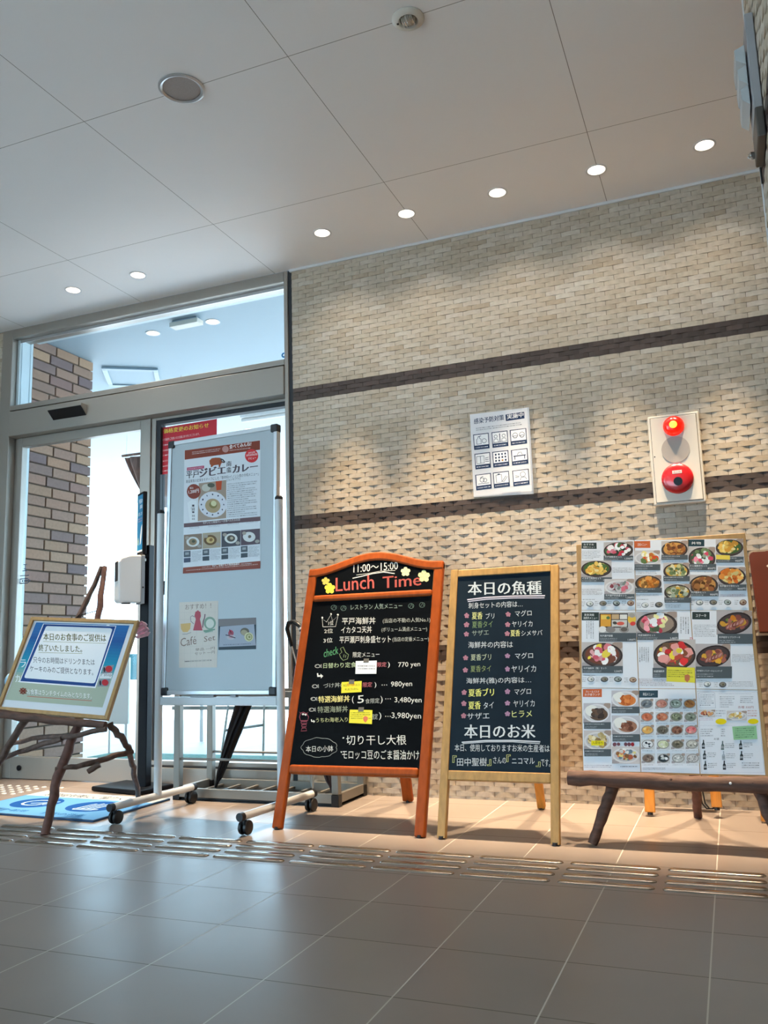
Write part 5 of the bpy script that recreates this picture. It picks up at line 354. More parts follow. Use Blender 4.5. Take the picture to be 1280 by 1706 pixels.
M['pine']=mat('yellow pine wood','b48a4c',.5,noise=.16,nscale=10,stretch=(7,7,1))
M['orangewood']=mat('orange pine leg','c8842c',.5,noise=.15,nscale=10,stretch=(7,7,1))
M['slate']=mat('black chalkboard','0b0e11',.32,noise=.25,nscale=3,spec=.06)
M['slateblue']=mat('blue black chalkboard','1a2732',.45,noise=.2,nscale=3,spec=.07)
M['chalk']=attrmat('chalk',.95,.05)
M['print']=attrmat('laminated print',.5,.12,.06)
M['paper']=mat('white paper','dcdee2',.5,coat=.05)
M['laminate']=mat('clear laminate','e8eaee',.3,coat=.15)
M['yellow']=mat('yellow paper','e8dc28',.4,coat=.3)
M['log']=mat('brown bark log','5c4034',.75,noise=.35,nscale=30,bump=.6,stretch=(.5,2,2))
M['twig']=mat('dark bark branch','5c463c',.75,noise=.35,nscale=40,bump=.6)
M['twigred']=mat('reddish bark branch','603e34',.7,noise=.3,nscale=40,bump=.6)
M['wb']=mat('whiteboard enamel','bac2c6',.35,spec=.2)
M['stdgold']=mat('light wood frame','b48c58',.5,noise=.12,nscale=12,stretch=(5,5,1))
M['steel']=mat('brushed stainless','f0ece4',.34,.6)
M['bar']=mat('stainless guide bar','a89c90',.22,.85)
M['chrome']=mat('chrome','d8d8d8',.12,1)
M['rack']=mat('aluminium rack','8e8a82',.45,.4)
M['umbrella']=mat('black umbrella cloth','0e0f14',.6,noise=.2,nscale=15)
M['brownumb']=mat('brown umbrella cloth','3c2c2c',.6)
M['clearumb']=mat('clear umbrella vinyl','c0bcb4',.25)
M['mat']=attrmat('carpet mat',.95,.05)
M['bulb']=mat('lit bulb','fff4e0',.4,emit='fff2dc',es=14)
M['bulboff']=mat('clear lamp lens','b8b2a8',.2,.3)
M['pink']=mat('pink ribbon','e8b0bc',.6,noise=.2,nscale=60)
M['teal']=mat('teal board','2c8494',.5)
M['pale']=mat('pale blue panel','a8c4d8',.4)
M['drape']=mat('brown patterned drape','8a7068',.8,noise=.45,nscale=14,stretch=(3,3,.4))
M['greenmat']=mat('green drain mat','3c7464',.8,noise=.4,nscale=70)
M['brownboard']=mat('red brown board','541f0c',.4,noise=.1,nscale=6,coat=.3)
M['balloon']=mat('pale blue glossy ball','9cc4e0',.12,spec=.7)
M['decal']=mat('grey blue window sticker','4c5c74',.5)
M['decalblue']=mat('blue window sticker','1c8cd0',.5)
M['tapegrey']=mat('grey tape','6c665c',.4); M['redpaper']=paperglow('red paper','d23c4c'); M['greymetal']=mat('grey metal','98989a',.45,.0); M['darkmetal']=mat('dark metal','5c5650',.5,.4); M['whitemetal']=mat('white metal','b8bcbc',.4)
M['cable']=mat('black cable','141414',.5)
# ------------------------------------------------------------------ setting
def tilewall(M4,L,H,dark=True,start=.0):
    """split-face tiles on the local x (length), z (height) plane, facing local -y"""
    mb=MB(); mb.box(-.001,.0015,0,L,.05,H,M4,2)
    h=.02415; z0=.0118; p=.0936; prof=((0,.0004),(.27,.0031),(.73,.0031),(1,.0004))
    for k in range(-1,int(H/h)+1):
        za=max(z0+k*h+.0005,0); zb=min(z0+(k+1)*h-.0005,H)
        if zb-za<.003: continue
        mi=1 if dark and k in (84,85,86,55,56,57,26,27,28) else 0
        off=start+.039+(p/2 if (k-83)%2 else 0)
        i0=-int((off)/p)-2
        for i in range(i0,int(L/p)+2):
            xa=max(off+i*p+.0008,0); xb=min(off+(i+1)*p-.0008,L)
            if xb-xa<.006: continue
            xs=[]; full0,full1=off+i*p,off+(i+1)*p
            pts=[(xa,0)]
            for u,d in prof:
                x=full0+u*(full1-full0)
                if xa<x<xb: pts.append((x,d))
            pts=[(xa,None)]+pts[1:]+[(xb,None)]
            def dep(x):
                u=(x-full0)/(full1-full0)
                for (u0,d0),(u1,d1) in zip(prof,prof[1:]):
                    if u0<=u<=u1: return d0+(d1-d0)*(u-u0)/(u1-u0)
                return .0004
            j=.0008*math.sin(i*12.9+k*78.2)
            pts=[(x,dep(x)+(j if .2<(x-full0)/(full1-full0)<.8 else 0)) for x,_ in pts]
            n=len(pts)
            vs=[M4@Vector((x,-d,z)) for z in (za,zb) for x,d in pts]+[M4@Vector((x,.0015,z)) for z in (za,zb) for x in (xa,xb)]
            f=[(q,q+1,n+q+1,n+q) for q in range(n-1)]
            a=2*n
            f+=[(a,a+1)+tuple(range(n-1,-1,-1)), (a+3,a+2)+tuple(range(n,2*n)), (a,0,n,a+2),(n-1,a+1,a+3,2*n-1)]
            mb.add(vs,f,mi)
    return mb
TM=[M['tile'],M['tiledark'],M['mortar']]
I4=Matrix()
struct(tilewall(I4,3.0,2.795).build('wall_back',TM))
struct(tilewall(Matrix.Translation((-4,0,0)),1.893,2.795,True,.02).build('wall_back_left',TM))
struct(MB().box(-.002,.05,0,3.2,.25,2.8).build('wall_back_core',M['wall']))
struct(MB().box(-4.2,.05,0,-2.107,.14,2.8).build('wall_back_left_core',M['wall']))
PX=2.303; PY=-1.30
Mp=Matrix(((0,1,0,PX),(-1,0,0,PY),(0,0,1,0),(0,0,0,1)))
wr=tilewall(Mp,1.8,2.795,True,.03)
wr.box(PX+.001,-8,0,3.2,PY-1.8,2.8,None,2); wr.box(PX+.05,PY-1.8,0,3.2,PY,2.8,None,2)
struct(wr.build('wall_right',TM))
struct(MB().box(3.0,-1.3,0,3.2,.05,2.8).build('wall_right_return',M['wall']))
struct(MB().box(-4.2,-3.6,0,-4,.0,2.8).box(-4.2,-8,0,-4,-7.6,2.8).box(-4.2,-7.6,2.62,-4,-3.6,2.8).build('wall_left',M['wall']))
w2=struct(MB().box(-4.12,-7.6,0,-4.10,-3.6,2.62).build('window_2',M['glass']))
mu=MB()
for y in (-7.6,-6.28,-4.96,-3.66): mu.box(-4.16,y,0,-4.05,y+.06,2.62)
mu.build('window_frame',M['alu'],w2)
struct(MB().box(-4.2,-8.2,0,-2.6,-8,2.8).box(1.6,-8.2,0,3.2,-8,2.8).box(-2.6,-8.2,0,1.6,-8,.7).box(-2.6,-8.2,2.3,1.6,-8,2.8).build('wall_front',M['wall']))  # unseen end wall with a smaller window, added to cut daylight from behind
w3=struct(MB().box(-2.6,-8.11,.7,1.6,-8.09,2.3).build('window_3',M['glass']))
mu=MB()
for x in (-2.6,-1.23,.17,1.54): mu.box(x,-8.15,.7,x+.06,-8.05,2.3)
mu.build('window_frame',M['alu'],w3)
struct(MB().box(-45,-45,-.1,-4.2,.14,-.006).build('floor_bounce_left',M['paving']))  # unseen ground outside the left window, added to bounce daylight onto the ceiling
struct(MB().box(-4.2,-8,-.1,3.2,.14,0).build('floor',M['floor']))
struct(MB().box(-30,.14,-.1,30,45,-.004).build('floor_outside',M['paving']))
struct(MB().box(-30,-45,-.1,30,-8,-.004).build('floor_bounce_behind',M['paving']))  # unseen ground behind the room, added to throw sunlight up at the ceiling
trim=MB().box(-.01,-.012,2.786,3.0,.003,2.7995); struct(trim.build('trim_1',M['white']))
struct(MB().box(PX-.006,PY-.004,0,PX+.02,PY+.01,2.7995).build('trim_2',M['white']))
# ceiling sheet with holes for the recessed fittings
DL=[(-1.257,-.312),(-.80,-.312),(.343,-.312),(.8,-.312),(1.257,-.312),(1.713,-.312),(2.169,-.312)]
SPK=(.363,-1.543); EM=(1.264,-1.53)
def ceiling(x0,y0,x1,y1,z,holes,name,m):
    b=bmesh.new(); edges=[]
    def loop(pts):
        vs=[b.verts.new((x,y,z)) for x,y in pts]
        for i in range(len(vs)): edges.append(b.edges.new((vs[i],vs[(i+1)%len(vs)])))
    loop([(x0,y0),(x1,y0),(x1,y1),(x0,y1)])
    for (x,y,r) in holes: loop([(x+r*math.cos(2*PI*k/32),y+r*math.sin(2*PI*k/32)) for k in range(32)])
    bmesh.ops.triangle_fill(b,edges=edges,use_beauty=True)
    b.normal_update()
    for f in b.faces:
        if f.normal.z>0: f.normal_flip()
    me=bpy.data.meshes.new(name); b.to_mesh(me); b.free(); me.materials.append(m)
    o=bpy.data.objects.new(name,me); COL.objects.link(o); return o
struct(ceiling(-4.2,-8,3.2,.0,2.8,[(x,y,.040) for x,y in DL]+[(SPK[0],SPK[1],.072),(EM[0],EM[1],.03)],'ceiling',M['ceil']))
struct(MB().box(-4.2,-8,2.95,3.2,.0,3.0).build('ceiling_slab',M['ceil']))
ODL=[(-1.269,.441),(-.81,.447),(-1.745,2.41),(-1.993,2.87)]
struct(ceiling(-12,.14,10,5.6,2.8,[(x,y,.040) for x,y in ODL],'ceiling_outside',M['ceil_out']))
struct(MB().box(-12,.14,2.95,10,5.6,3.1).build('ceiling_outside_slab',M['ceil_out']))
# pillar of brown brick beyond the door
ob=MB(); ob.box(-2.5,.145,0,-2.012,.705,2.8,None,1)
for k in range(40):
    za=k*.07+.004; zb=za+.061; off=.145+(.055 if k%2 else 0)-.05
    y=off
    while y<.72:
        ya,yb=max(y,.145),min(y+.205,.718)
        if yb-ya>.02: ob.box(-2.45 if yb>.71 else -2.05,ya,za,-2.0,yb,zb)
        y+=.215
struct(ob.build('wall_outside',[M['obrick'],M['mortar']],bevel=.003,seg=1))
# shop front: frame, transom window, sliding door, fixed panel
fr=MB()
fr.box(-2.107,-.004,0,-2.022,.13,2.7985).box(-.05,-.004,0,-.026,.13,2.7985).box(-2.022,-.004,2.739,-.05,.13,2.7985)
fr.box(-2.022,-.004,2.258,-.05,.12,2.29)
struct(fr.build('trim_3',M['alu'],bevel=.003),'champagne aluminium frame around the glass shopfront')
struct(MB().box(-.0255,.004,0,-.0005,.05,2.7985).build('trim_4',M['gasket']))
hd=MB().box(-2.020,-.012,2.088,-.052,.12,2.2500); hd_o=struct(hd.build('trim_5',M['alu'],bevel=.003))
struct(MB().box(-2.022,.02,2.2502,-.05,.1,2.2578).build('trim_6',M['gasket']))
struct(MB().box(-2.021,.13,0,-2.0,.150,2.7985).box(-2.021,.04,2.29,-2.003,.13,2.739).build('trim_7',M['jamb']))
struct(MB().box(-2.0,.131,2.762,-.02,.20,2.799).build('trim_8',M['jamb']))
win=struct(MB().box(-2.003,.052,2.29,-.05,.062,2.739).build('window_1',M['glass']))
wb_=MB().box(-2.003,.045,2.722,-.05,.051,2.739).box(-2.003,.045,2.29,-.05,.051,2.296); wb_.build('window_bead',M['alulight'],win)
door=bpy.data.objects.new('door_1',None); COL.objects.link(door); door.location=(-1.5,.07,.0); struct(door,'sliding glass door with champagne aluminium frame, brown brick pillar seen through it','door')
d=MB(); d.box(-2.02,.050,.004,-1.962,.095,2.087).box(-1.05,.050,.004,-.978,.095,2.087).box(-1.962,.050,.004,-1.05,.095,.130).box(-1.962,.050,2.028,-1.05,.095,2.087); d.build('door_frame',M['alu'],door,bevel=.003)
MB().box(-1.962,.068,.13,-1.05,.076,2.028).build('door_glass',M['glass'],door)
MB().lathe([(.0,.0),(.016,.0),(.016,.006),(.010,.008),(0,.008)],Matrix.Translation((-1.888,.0495,.066))@Matrix.Rotation(PI/2,4,'X'),cap=False).build('door_lock',M['blackm'],door)
dc=MB()
for a,b_ in (((-1.933,1.262),(-1.933,1.30)),((-1.945,1.30),(-1.921,1.30)),((-1.952,1.262),(-1.914,1.262)),((-1.942,1.275),(-1.924,1.275)),((-1.97,1.232),(-1.90,1.232))): dc.tube([(a[0]+.015,.0675,a[1]-.02),(b_[0]+.015,.0675,b_[1]-.02)],.0022,6)
dc.tube([(-1.955,.0675,1.165),(-1.895,.0675,1.165),(-1.875,.0675,1.178),(-1.895,.0675,1.192),(-1.955,.0675,1.192),(-1.955,.0675,1.165)],.003,6)
for k in range(3): dc.box(-1.94+.018*k,.067,1.174,-1.93+.018*k,.068,1.184)
dc.build('door_sticker',M['decal'],door)
dor=bpy.data.objects.new('door_2',None); COL.objects.link(dor); dor.location=(-.5,.09,0); struct(dor,'fixed glass panel beside the sliding door, red price notice on it','door')
d=MB(); d.box(-.977,.06,.10,-.946,.115,2.087).box(-.946,.06,2.072,-.05,.115,2.087).box(-.977,.06,.104,-.05,.115,.127).box(-.977,.04,.004,-.05,.115,.094); d.build('door_frame',M['alu'],dor,bevel=.002)
MB().box(-.946,.065,.127,-.915,.110,2.072).box(-.915,.065,2.046,-.05,.110,2.072).box(-.977,.05,.094,-.05,.110,.104).build('gasket',M['gasket'],dor)
MB().box(-.915,.086,.127,-.05,.094,2.046).build('door_glass',M['glass'],dor)
# ------------------------------------------------------------------ lamps and ceiling fittings
def spot(x,y,z,wt,col,ang,blend,parent=None,tilt=(0,0)):
    l=bpy.data.lights.new('lamp_light','SPOT'); l.energy=wt; l.color=col; l.spot_size=R(ang); l.spot_blend=blend; l.shadow_soft_size=.02
    o=bpy.data.objects.new('lamp_light',l); COL.objects.link(o); o.location=(x,y,z); o.rotation_euler=(R(tilt[0]),R(tilt[1]),0)
    return o
def downlight():
    t=thing('downlight',(0,0,0),'lit white recessed downlight','ceiling light','row of downlights along the tiled wall')
    MB().lathe([(.0395,.0005),(.047,-.0005),(.047,-.003),(.043,-.004),(.0385,-.002),(.0385,.0005)],cap=False,n=32).build('trim_ring',M['white'],t,True)
    MB().lathe([(.039,-.001),(.036,.03),(.030,.06),(.0305,.062),(.037,.03),(.0397,0)],cap=False,n=32).build('reflector',M['whiteplastic'],t,True)
    MB().lathe([(.0,.045),(.018,.046),(.027,.055),(.027,.060),(0,.061)],cap=False,n=24).build('bulb',M['bulb'],t,True)
    return t
d0=downlight()
WHERE=['in the ceiling above the left end of the glass door frame','in the ceiling above the middle of the glass door frame','in the ceiling just right of the door frame corner','in the ceiling, second to the right of the door frame corner','in the ceiling above the infection control poster','in the ceiling on a panel joint, second from the right wall','in the ceiling nearest the right pillar, largest of the row']
for i,(x,y) in enumerate(DL):
    o=d0 if i==0 else copy_tree(d0); o.location=(x,y,2.8); o['label']='lit white recessed downlight '+WHERE[i]
    spot(x,y,2.83,LAMP_W,LAMP_COL,LAMP_ANG,LAMP_BLEND); spot(x,y,2.80,SPILL_W,SPILL_COL,125,1.0)
for i,(x,y) in enumerate(ODL):
    o=copy_tree(d0); o.location=(x,y,2.8); o['group']='downlights beyond the glass'
    o['label']=['lit downlight beyond the transom glass, left one of two','lit downlight beyond the transom glass, right one of two','lit downlight outside seen above the whiteboard top','farthest lit downlight outside, seen just above the whiteboard corner'][i]
sp=thing('ceiling_speaker',(SPK[0],SPK[1],2.8),'round grey ceiling speaker with silver rim','speaker')
MB().lathe([(.070,.001),(.086,-.001),(.086,-.004),(.078,-.008),(.070,-.004)],Matrix.Translation(sp.location),cap=False,n=40).build('rim',M['alulight'],sp,True)
MB().lathe([(0,-.002),(.070,-.002),(.070,.002),(0,.002)],Matrix.Translation(sp.location),cap=False,n=40).build('grille',mat('grey speaker mesh','a49c98',.7,.2,noise=.15,nscale=700),sp)
em=thing('emergency_light',(EM[0],EM[1],2.8),'round white emergency light with a clear ribbed lens at the top of the ceiling','emergency light')
T_=Matrix.Translation(em.location)
MB().lathe([(.029,.001),(.055,-.001),(.055,-.004),(.048,-.010),(.034,-.012),(.029,-.006)],T_,cap=False,n=40).build('housing',M['cream'],em,True)
MB().lathe([(.0,-.020),(.014,-.018),(.024,-.010),(.029,.0),(.029,.01)],T_,cap=False,n=24).build('lens',M['bulboff'],em,True)
rb=MB()
for k in range(-2,3):
    rb.tube([T_@Vector((.009*k,.026*math.cos(a),-.006-.015*math.sin(a)*(1-.1*abs(k)))) for a in (PI*j/8 for j in range(9))],.0016,6)
rb.build('lens_rib',M['chrome'],em,True)
MB().lathe([(0,-.013),(.004,-.013),(.004,-.008),(0,-.008)],T_@Matrix.Translation((-.036,-.004,0)),cap=False,n=10).build('indicator',M['black'],em)
# automatic door sensor on the header
se=thing('door_sensor',(-1.53,-.012,2.153),'small dark wedge door sensor on the header over the sliding door','sensor')
MB().prism([(-.012,2.150),(-.012,2.213),(-.062,2.213),(-.062,2.197)],-1.66,-1.40,0,Matrix(((0,0,1,0),(1,0,0,0),(0,1,0,0),(0,0,0,1)))@Matrix(((1,0,0,0),(0,0,1,0),(0,1,0,0),(0,0,0,1))) ).build('housing',M['alu'],se,bevel=.002)
MB().prism([(-.0125,2.148),(-.0640,2.195),(-.0640,2.198),(-.0125,2.152)],-1.657,-1.403,0,Matrix(((0,0,1,0),(1,0,0,0),(0,1,0,0),(0,0,0,1)))@Matrix(((1,0,0,0),(0,0,1,0),(0,1,0,0),(0,0,0,1)))).build('lens',M['black'],se)
# ------------------------------------------------------------------ fire alarm box
al=thing('fire_alarm_box',(1.935,-.006,1.30),'cream fire alarm box on the tiled wall with a lit red lamp on top','fire alarm')
MB().box(1.826,-.030,1.299,2.045,-.0045,1.709).build('cabinet',M['cream'],al,bevel=.006,seg=3)
dr=MB().box(1.838,-.034,1.311,2.033,-.029,1.697).build('cabinet_door',M['cream'],al,bevel=.002)
gl=MB(); 
for a in ((1.8365,1.3095,1.8385,1.6985),(2.0325,1.3095,2.0345,1.6985),(1.8365,1.3095,2.0345,1.3115),(1.8365,1.6965,2.0345,1.6985)): gl.box(a[0],-.0325,a[1],a[2],-.0302,a[3])
gl.build('door_gap',M['gasket'],al)
RX=Matrix.Rotation(PI/2,4,'X')
def at(x,y,z): return Matrix.Translation((x,y,z))@RX
lm=MB().lathe([(.0455,0),(.0455,.006),(.044,.008),(.040,.018),(.028,.027),(.012,.031),(0,.0315)],at(1.936,-.033,1.652),cap=False,n=36).build('alarm_lamp',M['redlamp'],al,True)
MB().lathe([(.017,.024),(.016,.031),(.010,.0345),(0,.0355)],at(1.936,-.033,1.653),cap=False,n=20).build('lamp_core',M['redglow'],lm,True)
MB().lathe([(0,.001),(.060,.001),(.060,.003),(0,.003)],at(1.936,-.033,1.545),cap=False,n=40).build('bell_grille',M['mesh'],al)
tr=MB().lathe([(.068,0),(.068,.006),(.064,.012),(.048,.017),(.025,.019),(0,.019)],at(1.934,-.033,1.412),cap=False,n=44).build('call_point',M['red'],al,True)
MB().box(1.915,-.0525,1.432,1.955,-.050,1.446).build('label',M['whiteplastic'],tr)
MB().lathe([(.019,.018),(.019,.0215),(0,.0215)],at(1.936,-.033,1.397),cap=False,n=24).build('push_button',M['slateblue'],tr)
cv=Canvas(Matrix.Translation((0,-.0530,0)),.0001); cv.text('消火栓',(1.918,1.4345),(1.952,1.4345),(1.918,1.4435),'b03038'); cv.text('押す',(1.929,1.393),(1.943,1.393),(1.929,1.400),'a0a8b0'); cv.build('lettering',M['print'],tr)
MB().lathe([(0,0),(.003,0),(.003,.002),(0,.002)],at(1.845,-.033,1.52),cap=False,n=10).build('door_lock',M['blackm'],al)
# ------------------------------------------------------------------ papers
def sheet(name,Mf,corners,items,label,cat,group=None,paper='paper',thick=.0005,back=.0,prm='print',dr_=0):
    """a thin sheet whose four corners lie on the plane of Mf, printed with items"""
    q=[tuple(c) for c in corners]; cx=sum(c[0] for c in q)/4; cz=sum(c[1] for c in q)/4
    loc=Mf@Vector((cx,-back,cz)); t=thing(name,loc,label,cat,group)
    mb=MB(); vs=[Mf@Vector((x,-back-e,r)) for e in (0,thick) for x,r in q]
    mb.add(vs,[(0,1,2,3),(7,6,5,4)]+[(i,(i+1)%4,4+(i+1)%4,4+i) for i in range(4)]); mb.build('paper',M[paper],t)
    if items:
        c=Canvas(Mf,back+thick+.00005); c.play(items); c.build('printing',M[prm],t)
    return t
def items(k): return [i for i in DATA[k] if i[0]!='corners']
def corn(k): return DATA[k][0][1:] if isinstance(DATA[k][0][1][0],(int,float)) else DATA[k][0][1]
W_=Matrix.Translation((0,-.006,0))
pst=sheet('infection_poster',W_,corn('poster'),items('poster'),'white poster of nine navy icon boxes taped to the tiled wall','poster',thick=.0008)
c=corn('poster'); tp=MB()
Wt=Matrix.Translation((0,-.0072,0))
def strip(mb,M4,x0,z0,x1,z1): mb.add([M4@Vector((x,e,z)) for e in (0,-.0002) for x,z in ((x0,z0),(x1,z0),(x1,z1),(x0,z1))],[(0,1,2,3),(7,6,5,4),(0,1,5,4),(1,2,6,5),(2,3,7,6),(3,0,4,7)])
M['tape']=glassmat('clear tape',(.97,.97,.97))
strip(tp,Wt,.972,1.400,1.30,1.425); strip(tp,Wt,1.275,1.41,1.30,1.84); strip(tp,Wt,1.20,1.828,1.25,1.855); strip(tp,Wt,1.13,1.39,1.22,1.43)
tp.build('tape',M['tape'],pst)
# red price notice stuck on the inside of the fixed door glass
NM=Matrix.Translation((0,.0855,0))
sheet('price_notice',NM,corn('notice'),items('notice'),'red price change notice with yellow heading on the door glass behind the whiteboard','notice',paper='redpaper')
st=thing('window_sticker',(-.09,.05,2.33),'tiny blue round sticker in the lower right corner of the transom glass','sticker')
MB().tube([(-.083+.010*math.cos(a),.0505,2.334+.011*math.sin(a)) for a in (R(40+28*k) for k in range(11))],.004,8).build('ring',M['decalblue'],st,True)
# ------------------------------------------------------------------ lunch chalkboard
def bar_s(mb,Mf,s0,r0,s1,r1,y0,y1): return mb.box(s0,y0,r0,s1,y1,r1,Mf)
LM=frame(0,-.834,0,R(19))
lu=thing('lunch_chalkboard',(.64,-.834,0),'orange brown A-frame chalkboard with an arched top headed Lunch Time','chalkboard')
def stile(s,w,top,mt,name,root,Mf,d=.030,bev=.008):
    return MB().box(s-w/2,0,.006,s+w/2,d,top,Mf).build(name,mt,root,bevel=bev,seg=3)
stile(.3375,.043,1.138,M['lunchwood'],'front_leg',lu,LM); stile(.9465,.043,1.134,M['lunchwood'],'front_leg',lu,LM)
for a,b_ in ((.222,.259),(.975,1.006)): MB().box(.359,-.004,a,.925,.030,b_,LM).build('rail',M['lunchwood'],lu,bevel=.010,seg=3)
def archz(s): 
    u=(s-.642)/.326; return 1.138+.064*max(0,(.5+.5*math.cos(PI*min(1,abs(u)*1.06))))
ar=[]; n=28
for i in range(n+1):
    s=.316+(.968-.316)*i/n; ar.append((s,archz(s)))
ob2=[(s,z) for s,z in ar]+[(s,z-.042) for s,z in reversed(ar)]
mb=MB()
for i in range(n):
    a,b_=ar[i],ar[i+1]; mb.add([LM@Vector((s,y,z)) for y in (-.002,.030) for s,z in ((a[0],a[1]-.042),(b_[0],b_[1]-.042),(b_[0],b_[1]),(a[0],a[1]))],[(0,1,2,3),(7,6,5,4),(0,1,5,4),(2,3,7,6)]+([(3,0,4,7)] if i==0 else [])+([(1,2,6,5)] if i==n-1 else []))
o=mb.build('arched_top_rail',M['lunchwood'],lu)
b=bmesh.new(); b.from_mesh(o.data); bmesh.ops.remove_doubles(b,verts=b.verts,dist=1e-5); bmesh.ops.recalc_face_normals(b,faces=b.faces); b.to_mesh(o.data); b.free()
md=o.modifiers.new('bevel','BEVEL'); md.width=.008; md.segments=3; md.limit_method='ANGLE'; md.angle_limit=R(40)
mb=MB()
for i in range(n):
    a,b_=ar[i],ar[i+1]
    if a[0]<.358 or b_[0]>.926: continue
    mb.add([LM@Vector((s,y,z)) for y in (.0035,.014) for s,z in ((a[0],1.0),(b_[0],1.0),(b_[0],b_[1]-.036),(a[0],a[1]-.036))],[(0,1,2,3),(7,6,5,4)])
hp=mb.build('header_slate',M['slate'],lu)
sl=MB().box(.356,.0035,.254,.928,.014,.980,LM).build('slate',M['slate'],lu)
LMc=LM@Matrix.Translation((0,.0035,0))
its=DATA['lunch']; hdr=[i for i in its if (i[1][0][1] if isinstance(i[1],list) and isinstance(i[1][0],list) else (i[2][1] if i[0]=='t' else i[1][1]))>1.005]; mn=[i for i in its if i not in hdr]
c=Canvas(LMc,.0003); c.play(hdr); c.build('chalk_writing',M['chalk'],hp)
c=Canvas(LMc,.0003); c.play(mn); c.build('chalk_writing',M['chalk'],sl)
def back_leg(root,x,y0,z0,x1,y1,w,d,mt,name='rear_leg'):
    p0=Vector((x,y0,z0)); p1=Vector((x1,y1,.006)); ax=(p1-p0).normalized(); a=Vector((1,0,0)); a=(a-ax*a.dot(ax)).normalized(); n_=ax.cross(a)
    Mt=Matrix(((a.x,n_.x,ax.x,p0.x),(a.y,n_.y,ax.y,p0.y),(a.z,n_.z,ax.z,p0.z),(0,0,0,1)))
    return MB().box(-w/2,-d/2,0,w/2,d/2,(p1-p0).length,Mt).build(name,mt,root,bevel=.004)
back_leg(lu,.66,-.44,1.06,.645,-.136,.05,.022,M['lunchwood'])
MB().box(.58,-.456,1.03,.72,-.430,1.07).build('hinge_bar',M['lunchwood'],lu,bevel=.004)
pg=lambda root,x,y: MB().lathe([(0,0),(.012,0),(.012,.012),(0,.012)],Matrix.Translation((x,y,0)),cap=False,n=14).build('foot_pad',M['black'],root)
pg(lu,.3375,-.82);pg(lu,.9465,-.82);pg(lu,.645,-.137)
LN=LM@Matrix.Translation((0,.0015,0))
def note(k,label,paper): 
    t=sheet('note_card',LN,corn(k),items(k),label,'note',None,paper,.0006); q=corn(k); x=(q[0][0]+q[1][0])/2; z=q[0][1]
    MB().box(x-.012,-.0012,z-.008,x+.012,-.0004,z+.010,LN).build('tape',M['tapegrey'],t); return t
note('note_white','small white note taped on the lunch chalkboard beside the 770 yen line','laminate')
note('note_yellow_small','small yellow note with red letters taped beside the 980 yen line of the lunch chalkboard','yellow')
note('note_yellow_big','larger yellow note with orange picture beside the 3,980 yen line on the lunch chalkboard','yellow')
# ------------------------------------------------------------------ fish chalkboard
WM=frame(0,-.83,0,R(17))
wd=thing('fish_chalkboard',(1.243,-.83,0),'plain yellow pine A-frame chalkboard listing today\'s fish and rice','chalkboard')
stile(1.032,.032,1.074,M['pine'],'front_leg',wd,WM,.028,.003); stile(1.4555,.032,1.068,M['pine'],'front_leg',wd,WM,.028,.003)
MB().box(1.048,0,1.040,1.4395,.028,1.072,WM).build('rail',M['pine'],wd,bevel=.003); MB().box(1.048,0,.215,1.4395,.028,.250,WM).build('rail',M['pine'],wd,bevel=.003)
sl=MB().box(1.046,.004,.245,1.441,.014,1.044,WM).build('slate',M['slateblue'],wd)
c=Canvas(WM@Matrix.Translation((0,.004,0)),.0003); c.play(DATA['wood']); c.build('chalk_writing',M['chalk'],sl)
back_leg(wd,1.275,-.50,.98,1.272,-.166,.035,.024,M['orangewood'])
MB().box(1.20,-.512,.96,1.34,-.49,1.0).build('hinge_bar',M['orangewood'],wd,bevel=.003)
pg(wd,1.032,-.82);pg(wd,1.4555,-.82);pg(wd,1.272,-.167)
# ------------------------------------------------------------------ log easel with the menu board
def branch(pts,rad,seed=0,n=10,sub=5,wob=.004):
    rnd=random.Random(seed); P=[Vector(p) for p in pts]; out=[];rr=[]; rad=rad if isinstance(rad,(list,tuple)) else [rad]*len(P)
    for i in range(len(P)-1):
        for k in range(sub):
            t=k/sub; p=P[i].lerp(P[i+1],t); out.append(p+Vector([(rnd.random()-.5)*2*wob for _ in range(3)])); rr.append((rad[i]*(1-t)+rad[i+1]*t)*(.93+.16*rnd.random()))
    out.append(P[-1]); rr.append(rad[-1])
    return MB().tube(out,rr,n)
MM=frame(0,-.779,0,R(12))
ea=thing('log_easel',(1.9,-.78,0),'rustic easel of thick brown bark logs at the right, holding the menu board','easel')
LG=MM@Matrix.Translation((0,-.022,0))
branch([LG@Vector((1.505,0,.226)),LG@Vector((1.75,0,.220)),LG@Vector((1.95,.004,.216)),LG@Vector((2.26,0,.218))],[.026,.027,.025,.028],3,14,6,.0025).build('shelf_log',M['log'],ea,True)
branch([MM@Vector((1.66,.03,.215)),MM@Vector((1.62,.0,.11)),(1.578,-.779,.004)],[.022,.020,.017],4,12,5,.0015).build('leg',M['log'],ea,True)
branch([MM@Vector((2.135,.03,.215)),MM@Vector((2.165,.01,.11)),(2.215,-.779,.004)],[.022,.020,.017],5,12,5,.0015).build('leg',M['log'],ea,True)
branch([MM@Vector((1.66,.035,.2)),MM@Vector((1.80,.045,.62)),MM@Vector((1.9,.05,1.08))],[.018,.017,.015],6,10,6,.003).build('leg_upper',M['log'],ea,True)
branch([MM@Vector((2.135,.035,.2)),MM@Vector((2.03,.045,.62)),MM@Vector((1.93,.05,1.08))],[.018,.017,.015],7,10,6,.003).build('leg_upper',M['log'],ea,True)
branch([MM@Vector((1.91,.06,1.05)),(1.905,-.42,.6),(1.914,-.26,.12),(1.910,-.205,.004)],[.016,.018,.019,.017],8,10,6,.002).build('rear_leg',M['twigred'],ea,True)
